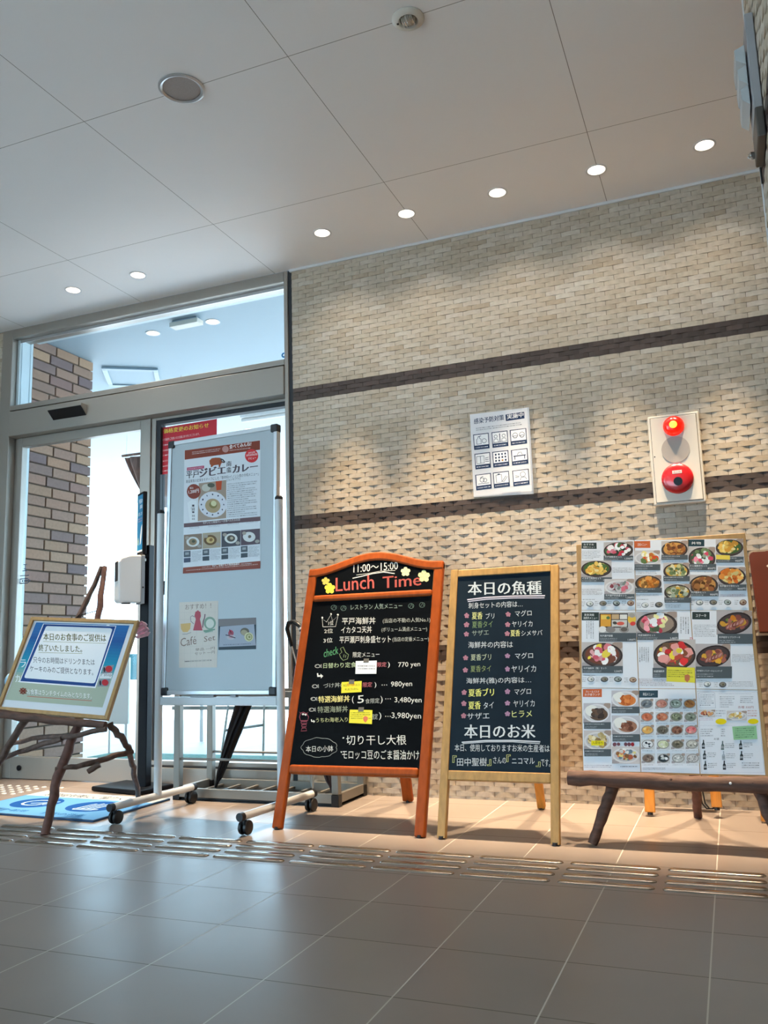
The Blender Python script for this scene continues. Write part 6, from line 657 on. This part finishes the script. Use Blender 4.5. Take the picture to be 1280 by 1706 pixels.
for k,(s,dz) in enumerate(((1.56,.004),(1.69,-.002),(1.86,.003),(2.05,-.004),(2.12,.0))): MB().lathe([(0,0),(.004,0),(.0045,.002),(0,.004)],LG@Matrix.Translation((s,-.024,.224+dz))@Matrix.Rotation(PI/2,4,'X'),cap=False,n=10).build('knot',M['whiteplastic'] if k==3 else M['log'],ea)
mbd=thing('menu_board',MM@Vector((1.86,.004,.245)),'tall light wood board covered by nine menu sheets, standing on the log easel','menu board')
MB().box(1.552,.003,.247,2.176,.016,1.118,MM).build('panel',M['stdgold'],mbd,bevel=.002)
SL=['top left menu sheet, seafood bowls with a dark green heading','top middle menu sheet, set meals with an orange heading','top right menu sheet, rice bowls and a small yellow strip','middle left menu sheet, lunch box photo over one big bowl','centre menu sheet, two big seafood bowls and red upright letters','middle right menu sheet, two steak plates','bottom left menu sheet, curry and pasta with an orange heading','bottom middle menu sheet, a grid of twenty small dishes','bottom right menu sheet, drinks with bottles and a green box']
SM=MM@Matrix.Translation((0,.0025,0))
for i in range(9):
    q=[list(c) for c in corn('sheet%d'%i)]; mx_=sum(c[0] for c in q)/4; mz_=sum(c[1] for c in q)/4; q=[(c[0]+(mx_-c[0])*.014,c[1]+(mz_-c[1])*.006) for c in q]
    sheet('menu_sheet',SM,q,items('sheet%d'%i),SL[i]+' on the menu board','menu sheet','laminated menu sheets on the log easel','laminate',.0005,.0003*(i%2))
sheet('note_card',SM,corn('sheetnote'),items('sheetnote'),'yellow note stuck over the bowl photo on the centre menu sheet','note',None,'yellow',.0006,.0065)
# stand with orange legs hidden behind the menu board, and the brown board at the right edge
os_=thing('orange_leg_stand',(1.86,-.2,0),'pale orange wooden stand behind the menu board, only its two legs showing','stand')
for x0,x1,y0,y1,zb in ((1.735,1.728,-.10,-.222,.004),(1.972,1.984,-.10,-.20,.03)):
    p0=Vector((x0,y0,.62)); p1=Vector((x1,y1,zb)); ax=(p1-p0).normalized(); a=Vector((1,0,0)); a=(a-ax*a.dot(ax)).normalized(); n_=ax.cross(a)
    Mt=Matrix(((a.x,n_.x,ax.x,p0.x),(a.y,n_.y,ax.y,p0.y),(a.z,n_.z,ax.z,p0.z),(0,0,0,1)))
    L_=(p1-p0).length; lg=MB().box(-.02,-.012,0,.02,.012,L_-.012,Mt).build('leg',M['orangewood'],os_,bevel=.003)
    MB().lathe([(0,L_-.012),(.011,L_-.012),(.011,L_-.001),(0,L_-.001)],Mt,cap=False,n=12).build('foot_pad',M['black'],lg)
MB().box(1.70,-.115,.60,2.02,-.09,.64).build('rail',M['orangewood'],os_,bevel=.003)
MB().box(1.715,-.112,.30,2.0,-.092,.60).build('panel',M['orangewood'],os_)
bb=thing('brown_signboard',(2.40,-.25,0),'red brown board with a rounded corner at the right edge, on a wooden leg','signboard')
BM=frame(0,-.25,0,R(13))
pts=[(2.205,.745),(2.62,.745),(2.62,1.10)]+[(2.245-.025+.025*math.cos(a)+.0,1.075+.025*math.sin(a)) for a in (R(90+k*15) for k in range(7))]
mb=MB().prism(pts,0,.018,0,BM,'y'); mb.build('panel',M['brownboard'],bb,bevel=.003)
c=Canvas(BM,.0004); c.poly([(2.258,1.030),(2.30,1.062),(2.32,1.045),(2.275,1.012)],'c8c4bc'); c.build('white_mark',M['print'],bb)
back_leg(bb,2.158,-.19,.80,2.158,-.249,.035,.024,M['orangewood'],'leg'); back_leg(bb,2.60,-.19,.80,2.60,-.249,.035,.024,M['orangewood'],'leg')
MB().box(2.21,-.06,.76,2.62,-.035,.79).build('rail',M['orangewood'],bb)
cb=thing('power_cable',(1.93,-.03,.0),'thin black cables looped on the floor behind the menu easel','cable')
for k in range(2):
    x=1.916+.012*k
    MB().tube([(x,-.02,.19),(x,-.02,.07),(x+.006,-.028,.025),(x+.022,-.035,.006),(x+.045-.01*k,-.035,.006),(x+.056-.012*k,-.028,.018)],.003,8).build('loop',M['cable'],cb,True)
# ------------------------------------------------------------------ whiteboard
BW=frame(-.06,-.675,R(-4),R(1.5))
wbd=thing('whiteboard',(-.06,-.675,0),'tall white caster whiteboard with black corner caps, posters stuck on it','whiteboard')
pn=MB().box(-.298,.0,.530,.316,.018,1.722,BW).build('panel',M['wb'],wbd)
fm=MB().box(-.304,-.006,.523,-.284,.024,1.726,BW).box(.302,-.006,.523,.322,.024,1.726,BW).box(-.284,-.006,.523,.302,.024,.543,BW).box(-.284,-.006,1.706,.302,.024,1.726,BW); fm.build('panel_frame',M['alulight'],wbd,bevel=.003)
for s,r_,ds,dr__ in ((-.306,.519,1,1),(.324,.519,-1,1),(-.306,1.730,1,-1),(.324,1.730,-1,-1)):
    x0,x1=sorted((s,s+ds*.038)); z0,z1=sorted((r_,r_+dr__*.038)); MB().box(x0,-.009,z0,x1,.027,z1,BW).build('corner_cap',M['black'],wbd,bevel=.006)
BV=frame(-.06,-.675,R(-4),0)
for s in (-.326,.342):
    MB().lathe([(.018,.075),(.018,1.372)],BV@Matrix.Translation((s,.018,0)),n=20).build('post',M['white'],wbd,True)
    MB().lathe([(.0185,1.372),(.0185,1.382),(.012,1.390),(0,1.391)],BV@Matrix.Translation((s,.018,0)),cap=False,n=20).build('post_cap',M['black'],wbd,True)
    MB().tube([BV@Vector((s,-.262,.073)),BV@Vector((s,.262,.073))],.016,16).build('foot_bar',M['white'],wbd,True)
    for e in (-1,1):
        MB().tube([BV@Vector((s,e*.262,.073)),BV@Vector((s,e*.285,.073))],.0165,16).build('end_cap',M['black'],wbd,True)
        cs=MB().lathe([(.009,.040),(.009,.060)],BV@Matrix.Translation((s,e*.25,0)),n=12).build('caster',M['black'],wbd,True)
        wh=MB()
        for k in (-1,1): wh.lathe([(0,.003),(.020,.003),(.027,.006),(.029,.012),(.027,.018),(.018,.021),(0,.021)],BV@Matrix.Translation((s,e*.25+.006,.0292))@Matrix.Rotation(k*PI/2,4,'Y'),cap=False,n=24)
        wh.build('wheel',M['black'],cs,True)
MB().box(-.310,.006,.476,.326,.030,.514,BV).build('cross_bar',M['white'],wbd,bevel=.004)
MB().box(-.13,.0,.514,.0,.02,.522,BV).box(.09,.0,.514,.12,.02,.522,BV).build('tray_clip',M['greyplastic'],wbd)
for s in (-.307,.325): MB().box(s-.004,-.004,.985,s+.004,.012,1.05,BW).build('latch',M['black'],wbd,bevel=.001)
PB_=BW@Matrix.Translation((0,-.0005,0))
sheet('curry_poster',PB_,corn('curry'),items('curry'),'large curry poster with a brown boar drawing near the whiteboard top','poster')
M['creampaper']=mat('cream paper','d8ccc0',.6)
sheet('cafe_flyer',PB_,corn('cafe'),items('cafe'),'cream cafe set flyer with a red pot, low on the whiteboard','flyer',None,'creampaper')
sheet('dessert_photo',PB_,corn('dessert'),items('dessert'),'photo of roll cake slices on a white plate, low on the whiteboard','photo')
# ------------------------------------------------------------------ twig easel with the framed sign
SF=frame(-.5,-1.15,R(10),R(25))
tw=thing('twig_easel',(-.6,-1.1,0),'crooked easel of bare branches by the door, holding a framed sign','easel')
def sp_(s,y,r_): return SF@Vector((s,y,r_))
branch([sp_(-.05,.012,-.0),sp_(-.068,.02,.24),sp_(-.05,.03,.46),sp_(-.085,.03,.95),sp_(-.122,.016,1.262)],[.017,.0205,.020,.015,.013],11,12,6,.003).build('leg',M['twigred'],tw,True)
branch([sp_(-.44,.012,.0),sp_(-.375,.02,.30),sp_(-.31,.03,.5),sp_(-.195,.03,.985),sp_(-.14,.02,1.265)],[.016,.016,.015,.013,.012],12,12,6,.003).build('leg',M['twig'],tw,True)
branch([sp_(.105,.03,.475),(-.398,-.88,.36),(-.43,-.78,.29),(-.50,-.66,.20),(-.642,-.434,.004)],[.015,.014,.013,.012,.011],13,10,5,.004).build('rear_leg',M['twig'],tw,True)
branch([sp_(-.50,-.016,.520),sp_(-.2,-.018,.482),sp_(.115,-.016,.452)],[.020,.019,.016],14,12,8,.003).build('shelf_branch',M['log'],tw,True)
branch([(-1.05,-.86,.315),(-.80,-.95,.36),(-.57,-.99,.372),(-.41,-.96,.40)],[.009,.011,.011,.012],15,9,5,.003).build('brace',M['twig'],tw,True)
branch([(-1.05,-.98,.24),(-.86,-.99,.30),(-.62,-.99,.362)],[.009,.011,.012],16,9,5,.003).build('brace',M['twig'],tw,True)
branch([(-.60,-1.05,.24),(-.52,-.98,.25),(-.455,-.86,.275),(-.42,-.77,.285)],[.009,.011,.013,.012],17,9,5,.003).build('brace',M['twig'],tw,True)
branch([(-.505,-.955,.222),(-.465,-.93,.25)],[.012,.014],18,9,3,.002).build('cut_stub',M['twig'],tw,True)
MB().tube([sp_(-.205,.012,.975),sp_(-.17,-.006,.992),sp_(-.18,-.008,.972),sp_(-.155,-.004,.995),sp_(-.10,.012,1.02)],.0025,6).build('tie_cord',M['cable'],tw,True)
q=corn('sign'); fs=thing('framed_sign',sp_(-.15,-.01,.49),'framed meal service notice with a sea picture border, leaning on the twig easel','sign')
def inset(q,e):
    A=[Vector((p[0],p[1])) for p in q]; c_=sum(A,Vector((0,0)))/4; out=[]
    for i in range(4):
        d1=(A[(i+1)%4]-A[i]).normalized(); d2=(A[(i-1)%4]-A[i]).normalized(); out.append(A[i]+(d1+d2)*e)
    return out
inn=inset(q,.017); fmb=MB()
for i in range(4):
    j=(i+1)%4; a,b_,c_,d_=q[i],q[j],inn[j],inn[i]
    fmb.add([SF@Vector((p[0],y,p[1])) for y in (-.026,-.004) for p in (a,b_,c_,d_)],[(0,1,2,3),(7,6,5,4),(0,1,5,4),(1,2,6,5),(2,3,7,6),(3,0,4,7)])
fmb.build('frame',M['stdgold'],fs,bevel=.002)
bk=MB(); i2=inset(q,.010); bk.add([SF@Vector((p[0],y,p[1])) for y in (-.016,-.006) for p in i2],[(0,1,2,3),(7,6,5,4)]+[(i,(i+1)%4,4+(i+1)%4,4+i) for i in range(4)])
pp=bk.build('backing',M['paper'],fs)
c=Canvas(SF@Matrix.Translation((0,-.0162,0)),.0001); c.play(items('signpaper')); c.build('printing',M['print'],pp)
rb=thing('pink_ribbon',(-.43,-.72,.80),'small pink ribbon loops poking out behind the top right corner of the framed sign','ribbon')
def ribbon(pts,wd,name):
    mb=MB(); vs=[];fs_=[]
    for i,p in enumerate(pts):
        p=Vector(p); vs+=[p+Vector((0,-wd/2,0.004)),p+Vector((0,wd/2,-.004))]
        if i: fs_.append((2*i-2,2*i-1,2*i+1,2*i))
    mb.add(vs,fs_); o=mb.build(name,M['pink'],rb,True); md=o.modifiers.new('solid','SOLIDIFY'); md.thickness=.003; return o
ribbon([(-.455,-.72,.835),(-.43,-.72,.852),(-.408,-.72,.858),(-.398,-.72,.848),(-.41,-.72,.838),(-.44,-.72,.832)],.03,'loop')
ribbon([(-.46,-.71,.815),(-.43,-.71,.83),(-.405,-.71,.838),(-.395,-.71,.825),(-.41,-.71,.815),(-.45,-.71,.80)],.03,'loop')
ribbon([(-.47,-.70,.79),(-.44,-.70,.795),(-.41,-.70,.800),(-.40,-.70,.815)],.03,'tail')
bl=thing('pale_blue_ball',(-1.17,-.70,0),'pale blue glossy ball on a reddish stick at the left edge beside the framed sign','ball')
MB().lathe([(0,-.045)]+[(.045*math.sin(a),-.045*math.cos(a)) for a in (PI*k/12 for k in range(1,12))]+[(0,.045)],Matrix.Translation((-1.195,-.70,.600)),cap=False,n=24).build('ball',M['balloon'],bl,True)
MB().tube([(-1.195,-.70,.56),(-1.23,-.70,.50),(-1.36,-.70,.40),(-1.50,-.70,.30),(-1.55,-.70,.02)],[.012,.010,.008,.008,.008],10).build('stick',M['brownboard'],bl,True)
MB().lathe([(0,0),(.08,0),(.08,.012),(.02,.02),(0,.02)],Matrix.Translation((-1.55,-.70,.0)),cap=False,n=24).build('base',M['brownboard'],bl,True)
# ------------------------------------------------------------------ hand sanitiser stand
sn=thing('sanitizer_stand',(-.90,-.13,0),'black pole stand with a blue sign, holding a white hand sanitiser dispenser','sanitiser stand')
BS=Matrix.Translation((-.925,-.125,0))@Matrix.Rotation(R(-10),4,'Z')
MB().box(-.185,-.12,.002,.185,.12,.026,BS).build('base',M['blackm'],sn,bevel=.008,seg=3)
MB().box(-.864,-.168,.024,-.808,-.120,1.30).build('pole',M['blackm'],sn,bevel=.004)
MB().lathe([(0,1.26),(.008,1.26),(.008,1.275),(0,1.275)],Matrix.Translation((-.828,-.175,-.05)),cap=False,n=12).build('clamp_knob',M['chrome'],sn)
SP=frame(-.85,-.175,R(-35),0)
hp_=MB().box(-.058,-.012,1.246,.052,.010,1.592,SP).build('sign_frame',M['blackm'],sn,bevel=.004)
c=Canvas(SP@Matrix.Translation((0,-.012,0)),.0003)
c.poly([(-.047,1.262),(.042,1.262),(.042,1.578),(-.047,1.578)],'2c80b0'); c.poly([(-.047,1.262),(.042,1.262),(.042,1.272),(-.047,1.272)],'e8f0f4')
c.text('手指の',(-.03,1.530),(.034,1.530),(-.03,1.556),'e8f0f4',1); c.text('消毒',(-.012,1.500),(.034,1.500),(-.012,1.522),'e8f0f4',1); c.text('お願いします',(-.036,1.462),(.036,1.462),(-.036,1.482),'e8f0f4'); c.fine((-.036,1.452),(.036,1.452),(-.036,1.425),2,'d8a0a8')
c.poly([(.0,1.300),(.014,1.306),(.028,1.340),(.036,1.385),(.034,1.412),(.018,1.398),(.006,1.360)],'f0f0ec'); c.poly([(-.034,1.305),(-.026,1.300),(-.022,1.325),(-.028,1.345),(-.036,1.328)],'d8d8a0')
c.build('printing',M['print'],hp_)
ds=thing('sanitizer_dispenser',(-.85,-.18,.97),'white automatic hand sanitiser dispenser fixed to the black pole stand','dispenser')
DM=frame(-.848,-.180,R(-38),0)
# local: s to the viewer's right, -y towards the front of the dispenser
prof=[(-.012,.985),(-.118,.985),(-.130,.995),(-.132,1.20),(-.122,1.222),(-.075,1.238),(-.012,1.240)]
MB().prism(prof,-.055,.055,0,DM@Matrix(((0,0,1,0),(1,0,0,0),(0,1,0,0),(0,0,0,1)))@Matrix(((1,0,0,0),(0,0,1,0),(0,1,0,0),(0,0,0,1)))).build('body',M['whiteplastic'],ds,bevel=.008,seg=3)
MB().box(-.055,-.013,.978,.055,.006,1.240,DM).build('back_plate',M['greyplastic'],ds,bevel=.003)
MB().box(-.03,-.1345,1.10,.03,-.131,1.205,DM).build('window',M['gasket'],ds,bevel=.001)
MB().box(-.02,-.10,.979,.02,-.06,.986,DM).build('nozzle',M['black'],ds)
MB().lathe([(0,.0),(.005,.0),(.005,.003),(0,.003)],DM@Matrix.Translation((.055,-.004,1.065))@Matrix.Rotation(PI/2,4,'Y'),cap=False,n=10).build('key_hole',M['black'],ds)
# ------------------------------------------------------------------ floor mat
mt=thing('floor_mat',(-.93,-.6,.0),'light blue floor mat with round hand washing pictures and a white strip','mat')
mb=MB(); Q=[(-.524,-.893),(-.524,-.345),(-1.365,-.305),(-1.365,-.845)]
mb.add([(x,y,z) for z in (.0005,.009) for x,y in Q],[(3,2,1,0),(4,5,6,7)]+[(i,(i+1)%4,4+(i+1)%4,4+i) for i in range(4)]); o=mb.build('pile',mat('dark mat edge','28486c',.95),mt,bevel=.002)
FM=Matrix(((1,0,0,0),(0,0,1,0),(0,-1,0,.009),(0,0,0,1)))       # local x,-y(up),r -> world x,z,y
c=Canvas(FM,.0004)
c.poly([(-.532,-.885),(-.532,-.352),(-1.357,-.312),(-1.357,-.838)],'5c94c8'); c.poly([(-.532,-.475),(-.532,-.352),(-1.357,-.312),(-1.357,-.43)],'b8bcbc')
for x,y in ((-1.12,-.60),(-.76,-.62)):
    c.ell((x,y),(x+.135,y-.01),(x,y+.125),'1c4c90',28)
x,y=-1.12,-.60
c.line([(x+.07*math.cos(a),y+.065*math.sin(a)) for a in (R(20+32*k) for k in range(10))],.014,'a8c8e8',1); c.line([(x-.02,y-.02),(x+.07,y+.02),(x+.10,y+.05)],.012,'a8c8e8'); c.line([(x+.07,y-.04),(x+.10,y-.01)],.010,'a8c8e8')
x,y=-.76,-.62
for k in range(4): c.line([(x-.05+.03*k,y-.06),(x-.04+.032*k,y+.02),(x-.03+.035*k,y+.08-.012*abs(k-1.5))],.012,'a8c8e8')
c.line([(x-.06,y-.06),(x+.08,y-.06),(x+.06,y-.08),(x-.05,y-.08)],.010,'a8c8e8',1)
c.text('マスク着用',(-1.26,-.80),(-1.0,-.812),(-1.26,-.755),'20588c',1); c.text('手指の消毒',(-.90,-.825),(-.64,-.838),(-.90,-.78),'20588c',1)
c.text('感染症対策にご協力ください',(-1.26,-.42),(-.58,-.452),(-1.26,-.352),'3c4858',1)
c.build('printing',M['mat'],mt)
# ------------------------------------------------------------------ umbrella stand
us=thing('umbrella_stand',(-.066,-.17,0),'low grey aluminium umbrella rack on the floor behind the whiteboard','umbrella stand')
x0,x1,y0,y1=-.515,.382,-.335,-.012
tr_=MB()
for a in ((x0,y0,x1,y0+.02),(x0,y1-.02,x1,y1),(x0,y0+.02,x0+.02,y1-.02),(x1-.02,y0+.02,x1,y1-.02)): tr_.box(a[0],a[1],.016,a[2],a[3],.058)
tr_.build('base_frame',M['rack'],us,bevel=.002)
MB().box(x0+.02,y0+.02,.004,x1-.02,y1-.02,.018).build('drip_tray',M['black'],us)
MB().box(x0+.004,y0+.004,.0,x1-.004,y1-.004,.004).build('underside',M['black'],us)
for k in range(8): MB().box(x0+.08+k*.105,y0+.02,.026,x0+.095+k*.105,y1-.02,.034).build('slat',M['rack'],us)
for x,y in ((x0,y0),(x1-.034,y0),(x0,y1-.034),(x1-.034,y1-.034)):
    MB().box(x,y,.04,x+.034,y+.034,.505).build('post',M['rack'],us,bevel=.002); MB().box(x-.002,y-.002,.0,x+.036,y+.036,.052).build('foot_cap',M['black'],us,bevel=.002)
for y in (y0+.010,y1-.024):
    MB().tube([(x0+.03,y+.007,.195),(x1-.03,y+.007,.195)],.006,10).build('rail',M['rack'],us,True); MB().box(x0+.034,y,.487,x1-.034,y+.014,.517).build('top_rail',M['rack'],us,bevel=.002)
for x in (x0+.01,x1-.024): MB().box(x,y0+.034,.487,x+.014,y1-.034,.517).build('top_rail',M['rack'],us,bevel=.002)
def umbrella(tip,d,L,mt,label,hook=True,rmax=.034):
    tip=Vector(tip); d=Vector(d).normalized(); t=thing('umbrella',tip,label,'umbrella','umbrellas standing in the rack')
    a=d.orthogonal().normalized(); b_=d.cross(a); mb=MB(); n=24; k0=0; prof=[(0,.006),(.04,.009),(.07,.014),(.2,.022),(.36,rmax*.9),(.52,rmax),(.66,rmax*.85),(.70,.014)]
    for z,r_ in prof:
        for j in range(n):
            th=2*PI*j/n; q=r_*(1+.22*(1 if j%3 else -.9)*(r_>.012)); mb.v.append(tuple(tip+d*z*L/.9+(a*math.cos(th+z*1.5)+b_*math.sin(th+z*1.5))*q))
    for i in range(len(prof)-1):
        for j in range(n): mb.f.append((i*n+j,i*n+(j+1)%n,(i+1)*n+(j+1)%n,(i+1)*n+j)); mb.mi.append(0); mb.c.append(None)
    mb.f.append(tuple(range(n))[::-1]); mb.mi.append(0); mb.c.append(None)
    mb.build('canopy',mt,t,True)
    MB().tube([tip+d*.68*L/.9,tip+d*.92*L],.005,8).build('shaft',M['chrome'],t,True)
    return t,tip+d*.9*L,d
M['handle']=mat('black umbrella handle','141416',.35)
t,e,d=umbrella((-.385,-.16,.036),(.185,-.04,.40),.80,M['umbrella'],'closed black umbrella leaning in the rack, seen below the whiteboard')
MB().tube([e,e+d*.06],.011,10).build('handle',M['handle'],t,True)
t,e,d=umbrella((.285,-.19,.036),(-.215,-.02,.74),.80,M['brownumb'],'closed dark brown umbrella behind the lunch chalkboard with a hooked black handle')
hk=[Vector((e.x,e.y,e.z)),Vector((.060,-.21,.815)),Vector((.072,-.215,.842)),Vector((.105,-.22,.848)),Vector((.14,-.225,.825)),Vector((.160,-.23,.785)),Vector((.178,-.235,.735))]
MB().tube(hk,[.008,.011,.012,.012,.012,.012,.011],12).build('handle',M['handle'],t,True)
for k,(p,q_) in enumerate(((4,5),(5,6))):
    for f_ in (.35,.8): c0=hk[p].lerp(hk[q_],f_); dd=(hk[q_]-hk[p]).normalized(); MB().tube([c0-dd*.005,c0+dd*.005],.0128,12).build('handle_ring',M['whiteplastic'],t,True)
t,e,d=umbrella((.125,-.085,.036),(-.06,.02,.6),.72,M['clearumb'],'closed clear vinyl umbrella in the rack behind the left leg of the lunch chalkboard',rmax=.03)
MB().tube([e,e+d*.08],.010,10).build('handle',M['whiteplastic'],t,True)
# ------------------------------------------------------------------ tactile guide strip and warning studs
bar0=None
xs=[]
x=1.536
while x>-3.9: x-=TX
x+=TX
while x<2.28: xs.append(x); x+=TX
def guide_bar():
    mb=MB(); L=.283; Wd_=.037; h=.005; n=6; pts=[]
    def ring(ins,z):
        r_=Wd_/2-ins; o=[]
        for cx,a0 in ((L-Wd_/2,-90),(Wd_/2,90)):
            for k in range(n+1): t=R(a0+180*k/n); o.append((cx+r_*math.cos(t),r_*math.sin(t),z))
        return o
    rings=[ring(0,.0002),ring(.001,.002),ring(.006,h),]
    for rr in rings: mb.v+=rr
    m_=2*(n+1)
    for i in range(2):
        for j in range(m_): mb.f.append((i*m_+j,i*m_+(j+1)%m_,(i+1)*m_+(j+1)%m_,(i+1)*m_+j))
    mb.f.append(tuple(2*m_+j for j in range(m_))); mb.f.append(tuple(range(m_))[::-1]); mb.mi=[0]*len(mb.f); mb.c=[None]*len(mb.f)
    return mb.build('tactile_bar',M['bar'],None,True)
g0=guide_bar(); first=True
for x in xs:
    for k in range(4):
        o=g0 if first else g0.copy()
        if not first: COL.objects.link(o)
        first=False; o.location=(x+.010,-1.0490-k*.0747,0)
        tag(o,'steel tactile guide bar in the strip of bars across the floor','tactile bar','tactile guide bars across the floor')
first=True
for i in range(14):
    for k in range(5):
        X,Y=-1.376-i*.0625,-.155-k*.0555
        if X>-1.5 and k>=3-(i*2): 
            if k>0: continue
        if X>-1.36-.0 or (Y<-.30 and X>-1.36): continue
        if first: st0=MB().lathe([(.014,.0002),(.0135,.002),(.010,.0045),(.004,.0052),(0,.0053)],cap=False,n=16).build('tactile_stud',M['steel'],None,True); o=st0
        else: o=st0.copy(); COL.objects.link(o)
        first=False; o.location=(X,Y,0); tag(o,'small steel tactile stud on the floor before the sliding door','tactile stud','tactile warning studs before the door')
# ------------------------------------------------------------------ unit on the right pillar
fx=thing('wall_bracket_unit',(2.28,-1.50,2.02),'slim grey metal unit with folded fins high on the tiled pillar at the top right','wall unit')
MB().box(2.276,-1.60,2.13,2.2985,-1.44,2.425).build('casing',M['greymetal'],fx,bevel=.003)
MB().box(2.276,-1.62,2.04,2.2985,-1.45,2.128).build('lower_housing',M['darkmetal'],fx,bevel=.004)
for k in range(3):
    z=2.205+k*.062
    MB().prism([(2.2715,z-.03),(2.2715,z+.03),(2.250-.003*k,z+.020),(2.252-.003*k,z-.012)],-1.56,-1.42,0).build('fin',M['whitemetal'],fx,bevel=.001)
MB().lathe([(0,0),(.010,.002),(.012,.012),(.006,.020),(0,.022)],Matrix.Translation((2.277,-1.47,2.07))@Matrix.Rotation(-PI/2,4,'Y'),cap=False,n=16).build('knob',M['chrome'],fx,True)
MB().tube([(2.288,-1.45,2.04),(2.289,-1.45,1.99)],.003,8).build('cable',M['cable'],fx,True)
# ------------------------------------------------------------------ beyond the glass
M['rimgrey']=mat('pale grey rim','8ea4b2',.4)
ht=thing('ceiling_hatch',(-1.95,1.09,2.785),'pale square hatch frame on the outdoor ceiling, seen through the transom glass','hatch')
HM=Matrix.Translation((-1.955,1.10,0))@Matrix.Rotation(R(33),4,'Z')
h_=MB()
for a in ((-.20,-.215,.20,-.18),(-.20,.18,.20,.215),(-.20,-.18,-.165,.18),(.165,-.18,.20,.18)): h_.box(a[0],a[1],2.782,a[2],a[3],2.7995,HM)
h_.build('rim',M['rimgrey'],ht,bevel=.004)
MB().box(-.165,-.18,2.792,.165,.18,2.7995,HM).build('panel',M['ceil_out'],ht)
ex=thing('exit_light_box',(-.94,.35,2.732),'small white box under the ceiling just beyond the transom glass','light box')
MB().box(-1.03,.32,2.785,-.85,.37,2.7995).build('bracket',M['rimgrey'],ex); MB().box(-1.045,.31,2.757,-.835,.38,2.787).build('cover',M['cream'],ex,bevel=.004)
tb=thing('tube_light',(-1.3,2.2,2.79),'white tube light under the outdoor ceiling, seen above the whiteboard corner','tube light')
MB().box(-1.75,2.30,2.74,-1.28,2.38,2.80).build('housing',M['whiteplastic'],tb,bevel=.004); MB().tube([(-1.75,2.34,2.725),(-1.28,2.34,2.725)],.016,10).build('tube',M['whiteplastic'],tb,True)
dp=thing('hanging_drape',(-1.95,1.3,1.8),'brown patterned drape gathered to a point beyond the sliding door glass','drape')
dmb=MB(); n=40; cols_=[]; Y=1.25
for i in range(13):
    v=i/12; z=2.215-v*.42; xl=-2.135+.235*v**1.2; xr=-1.72-.02*v
    for j in range(n+1):
        u=j/n; x=xl+(xr-xl)*u; dmb.v.append((x,Y+.025*math.sin(u*26+v*1.5)*(1-.3*v),z+.004*math.sin(u*26)))
for i in range(12):
    for j in range(n): dmb.f.append((i*(n+1)+j,i*(n+1)+j+1,(i+1)*(n+1)+j+1,(i+1)*(n+1)+j)); dmb.mi.append(0); dmb.c.append(None)
o=dmb.build('cloth',M['drape'],dp,True); md=o.modifiers.new('solid','SOLIDIFY'); md.thickness=.006
MB().tube([(-2.16,1.25,2.232),(-1.60,1.25,2.232)],.010,10).build('rod',M['drape'],dp,True)
hb=MB(); hb.tube([(-1.62,1.25,2.232),(-1.62,1.25,2.8)],.005,8).tube([(-2.12,1.25,2.232),(-2.12,1.25,2.8)],.0015,6).build('hanger',M['whiteplastic'],dp)
pb=thing('outdoor_banner',(-1.50,.8,0),'tall pale blue banner outside, seen between the black pole and the whiteboard','banner')
MB().prism([(-1.555,.01),(-1.47,.01),(-1.47,1.86),(-1.505,1.92),(-1.555,1.92)],.79,.82,0).build('panel',M['pale'],pb,bevel=.004)
tl=thing('teal_board',(-2.4,2.0,0),'low teal board outside beyond the glass door','board')
MB().box(-2.75,2.0,.50,-1.9,2.03,.715).build('panel',M['teal'],tl,bevel=.003)
for x in (-2.7,-1.95): MB().box(x,2.005,0,x+.03,2.025,.50).build('leg',M['alulight'],tl)
wp=thing('white_notice_board',(-2.0,1.2,0),'white board standing outside, seen just right of the framed sign','board')
MB().box(-2.20,1.19,.213,-2.012,1.21,.69).build('panel',M['whiteplastic'],wp,bevel=.003)
for x in (-2.19,-2.04): MB().box(x,1.195,0,x+.015,1.205,.213).build('leg',M['alulight'],wp)
gm=thing('drain_mat',(-1.4,1.05,0),'green ribbed drain mat on the ground just outside the glass','mat')
g_=MB().box(-2.15,.93,-.003,-.62,1.20,.012); g_.build('pile',M['greenmat'],gm)
rk=thing('outdoor_rail',(-1.2,1.3,0),'light metal rail stand outside, seen under the whiteboard','rail')
MB().box(-1.72,1.31,.305,-.70,1.34,.330).build('top_bar',M['rack'],rk)
for (a,b_) in (((-1.235,1.3,.335),(-1.29,1.3,0.0)),((-.945,1.3,.335),(-.955,1.3,-.0)),((-.72,1.3,.335),(-.78,1.3,0.0)),((-1.70,1.325,.31),(-1.70,1.325,0))): MB().tube([a,b_],.008,8).build('leg',M['rack'],rk,True)
MB().tube([(-1.26,1.3,.165),(-.95,1.3,.205)],.009,8).build('brace',M['rack'],rk,True)
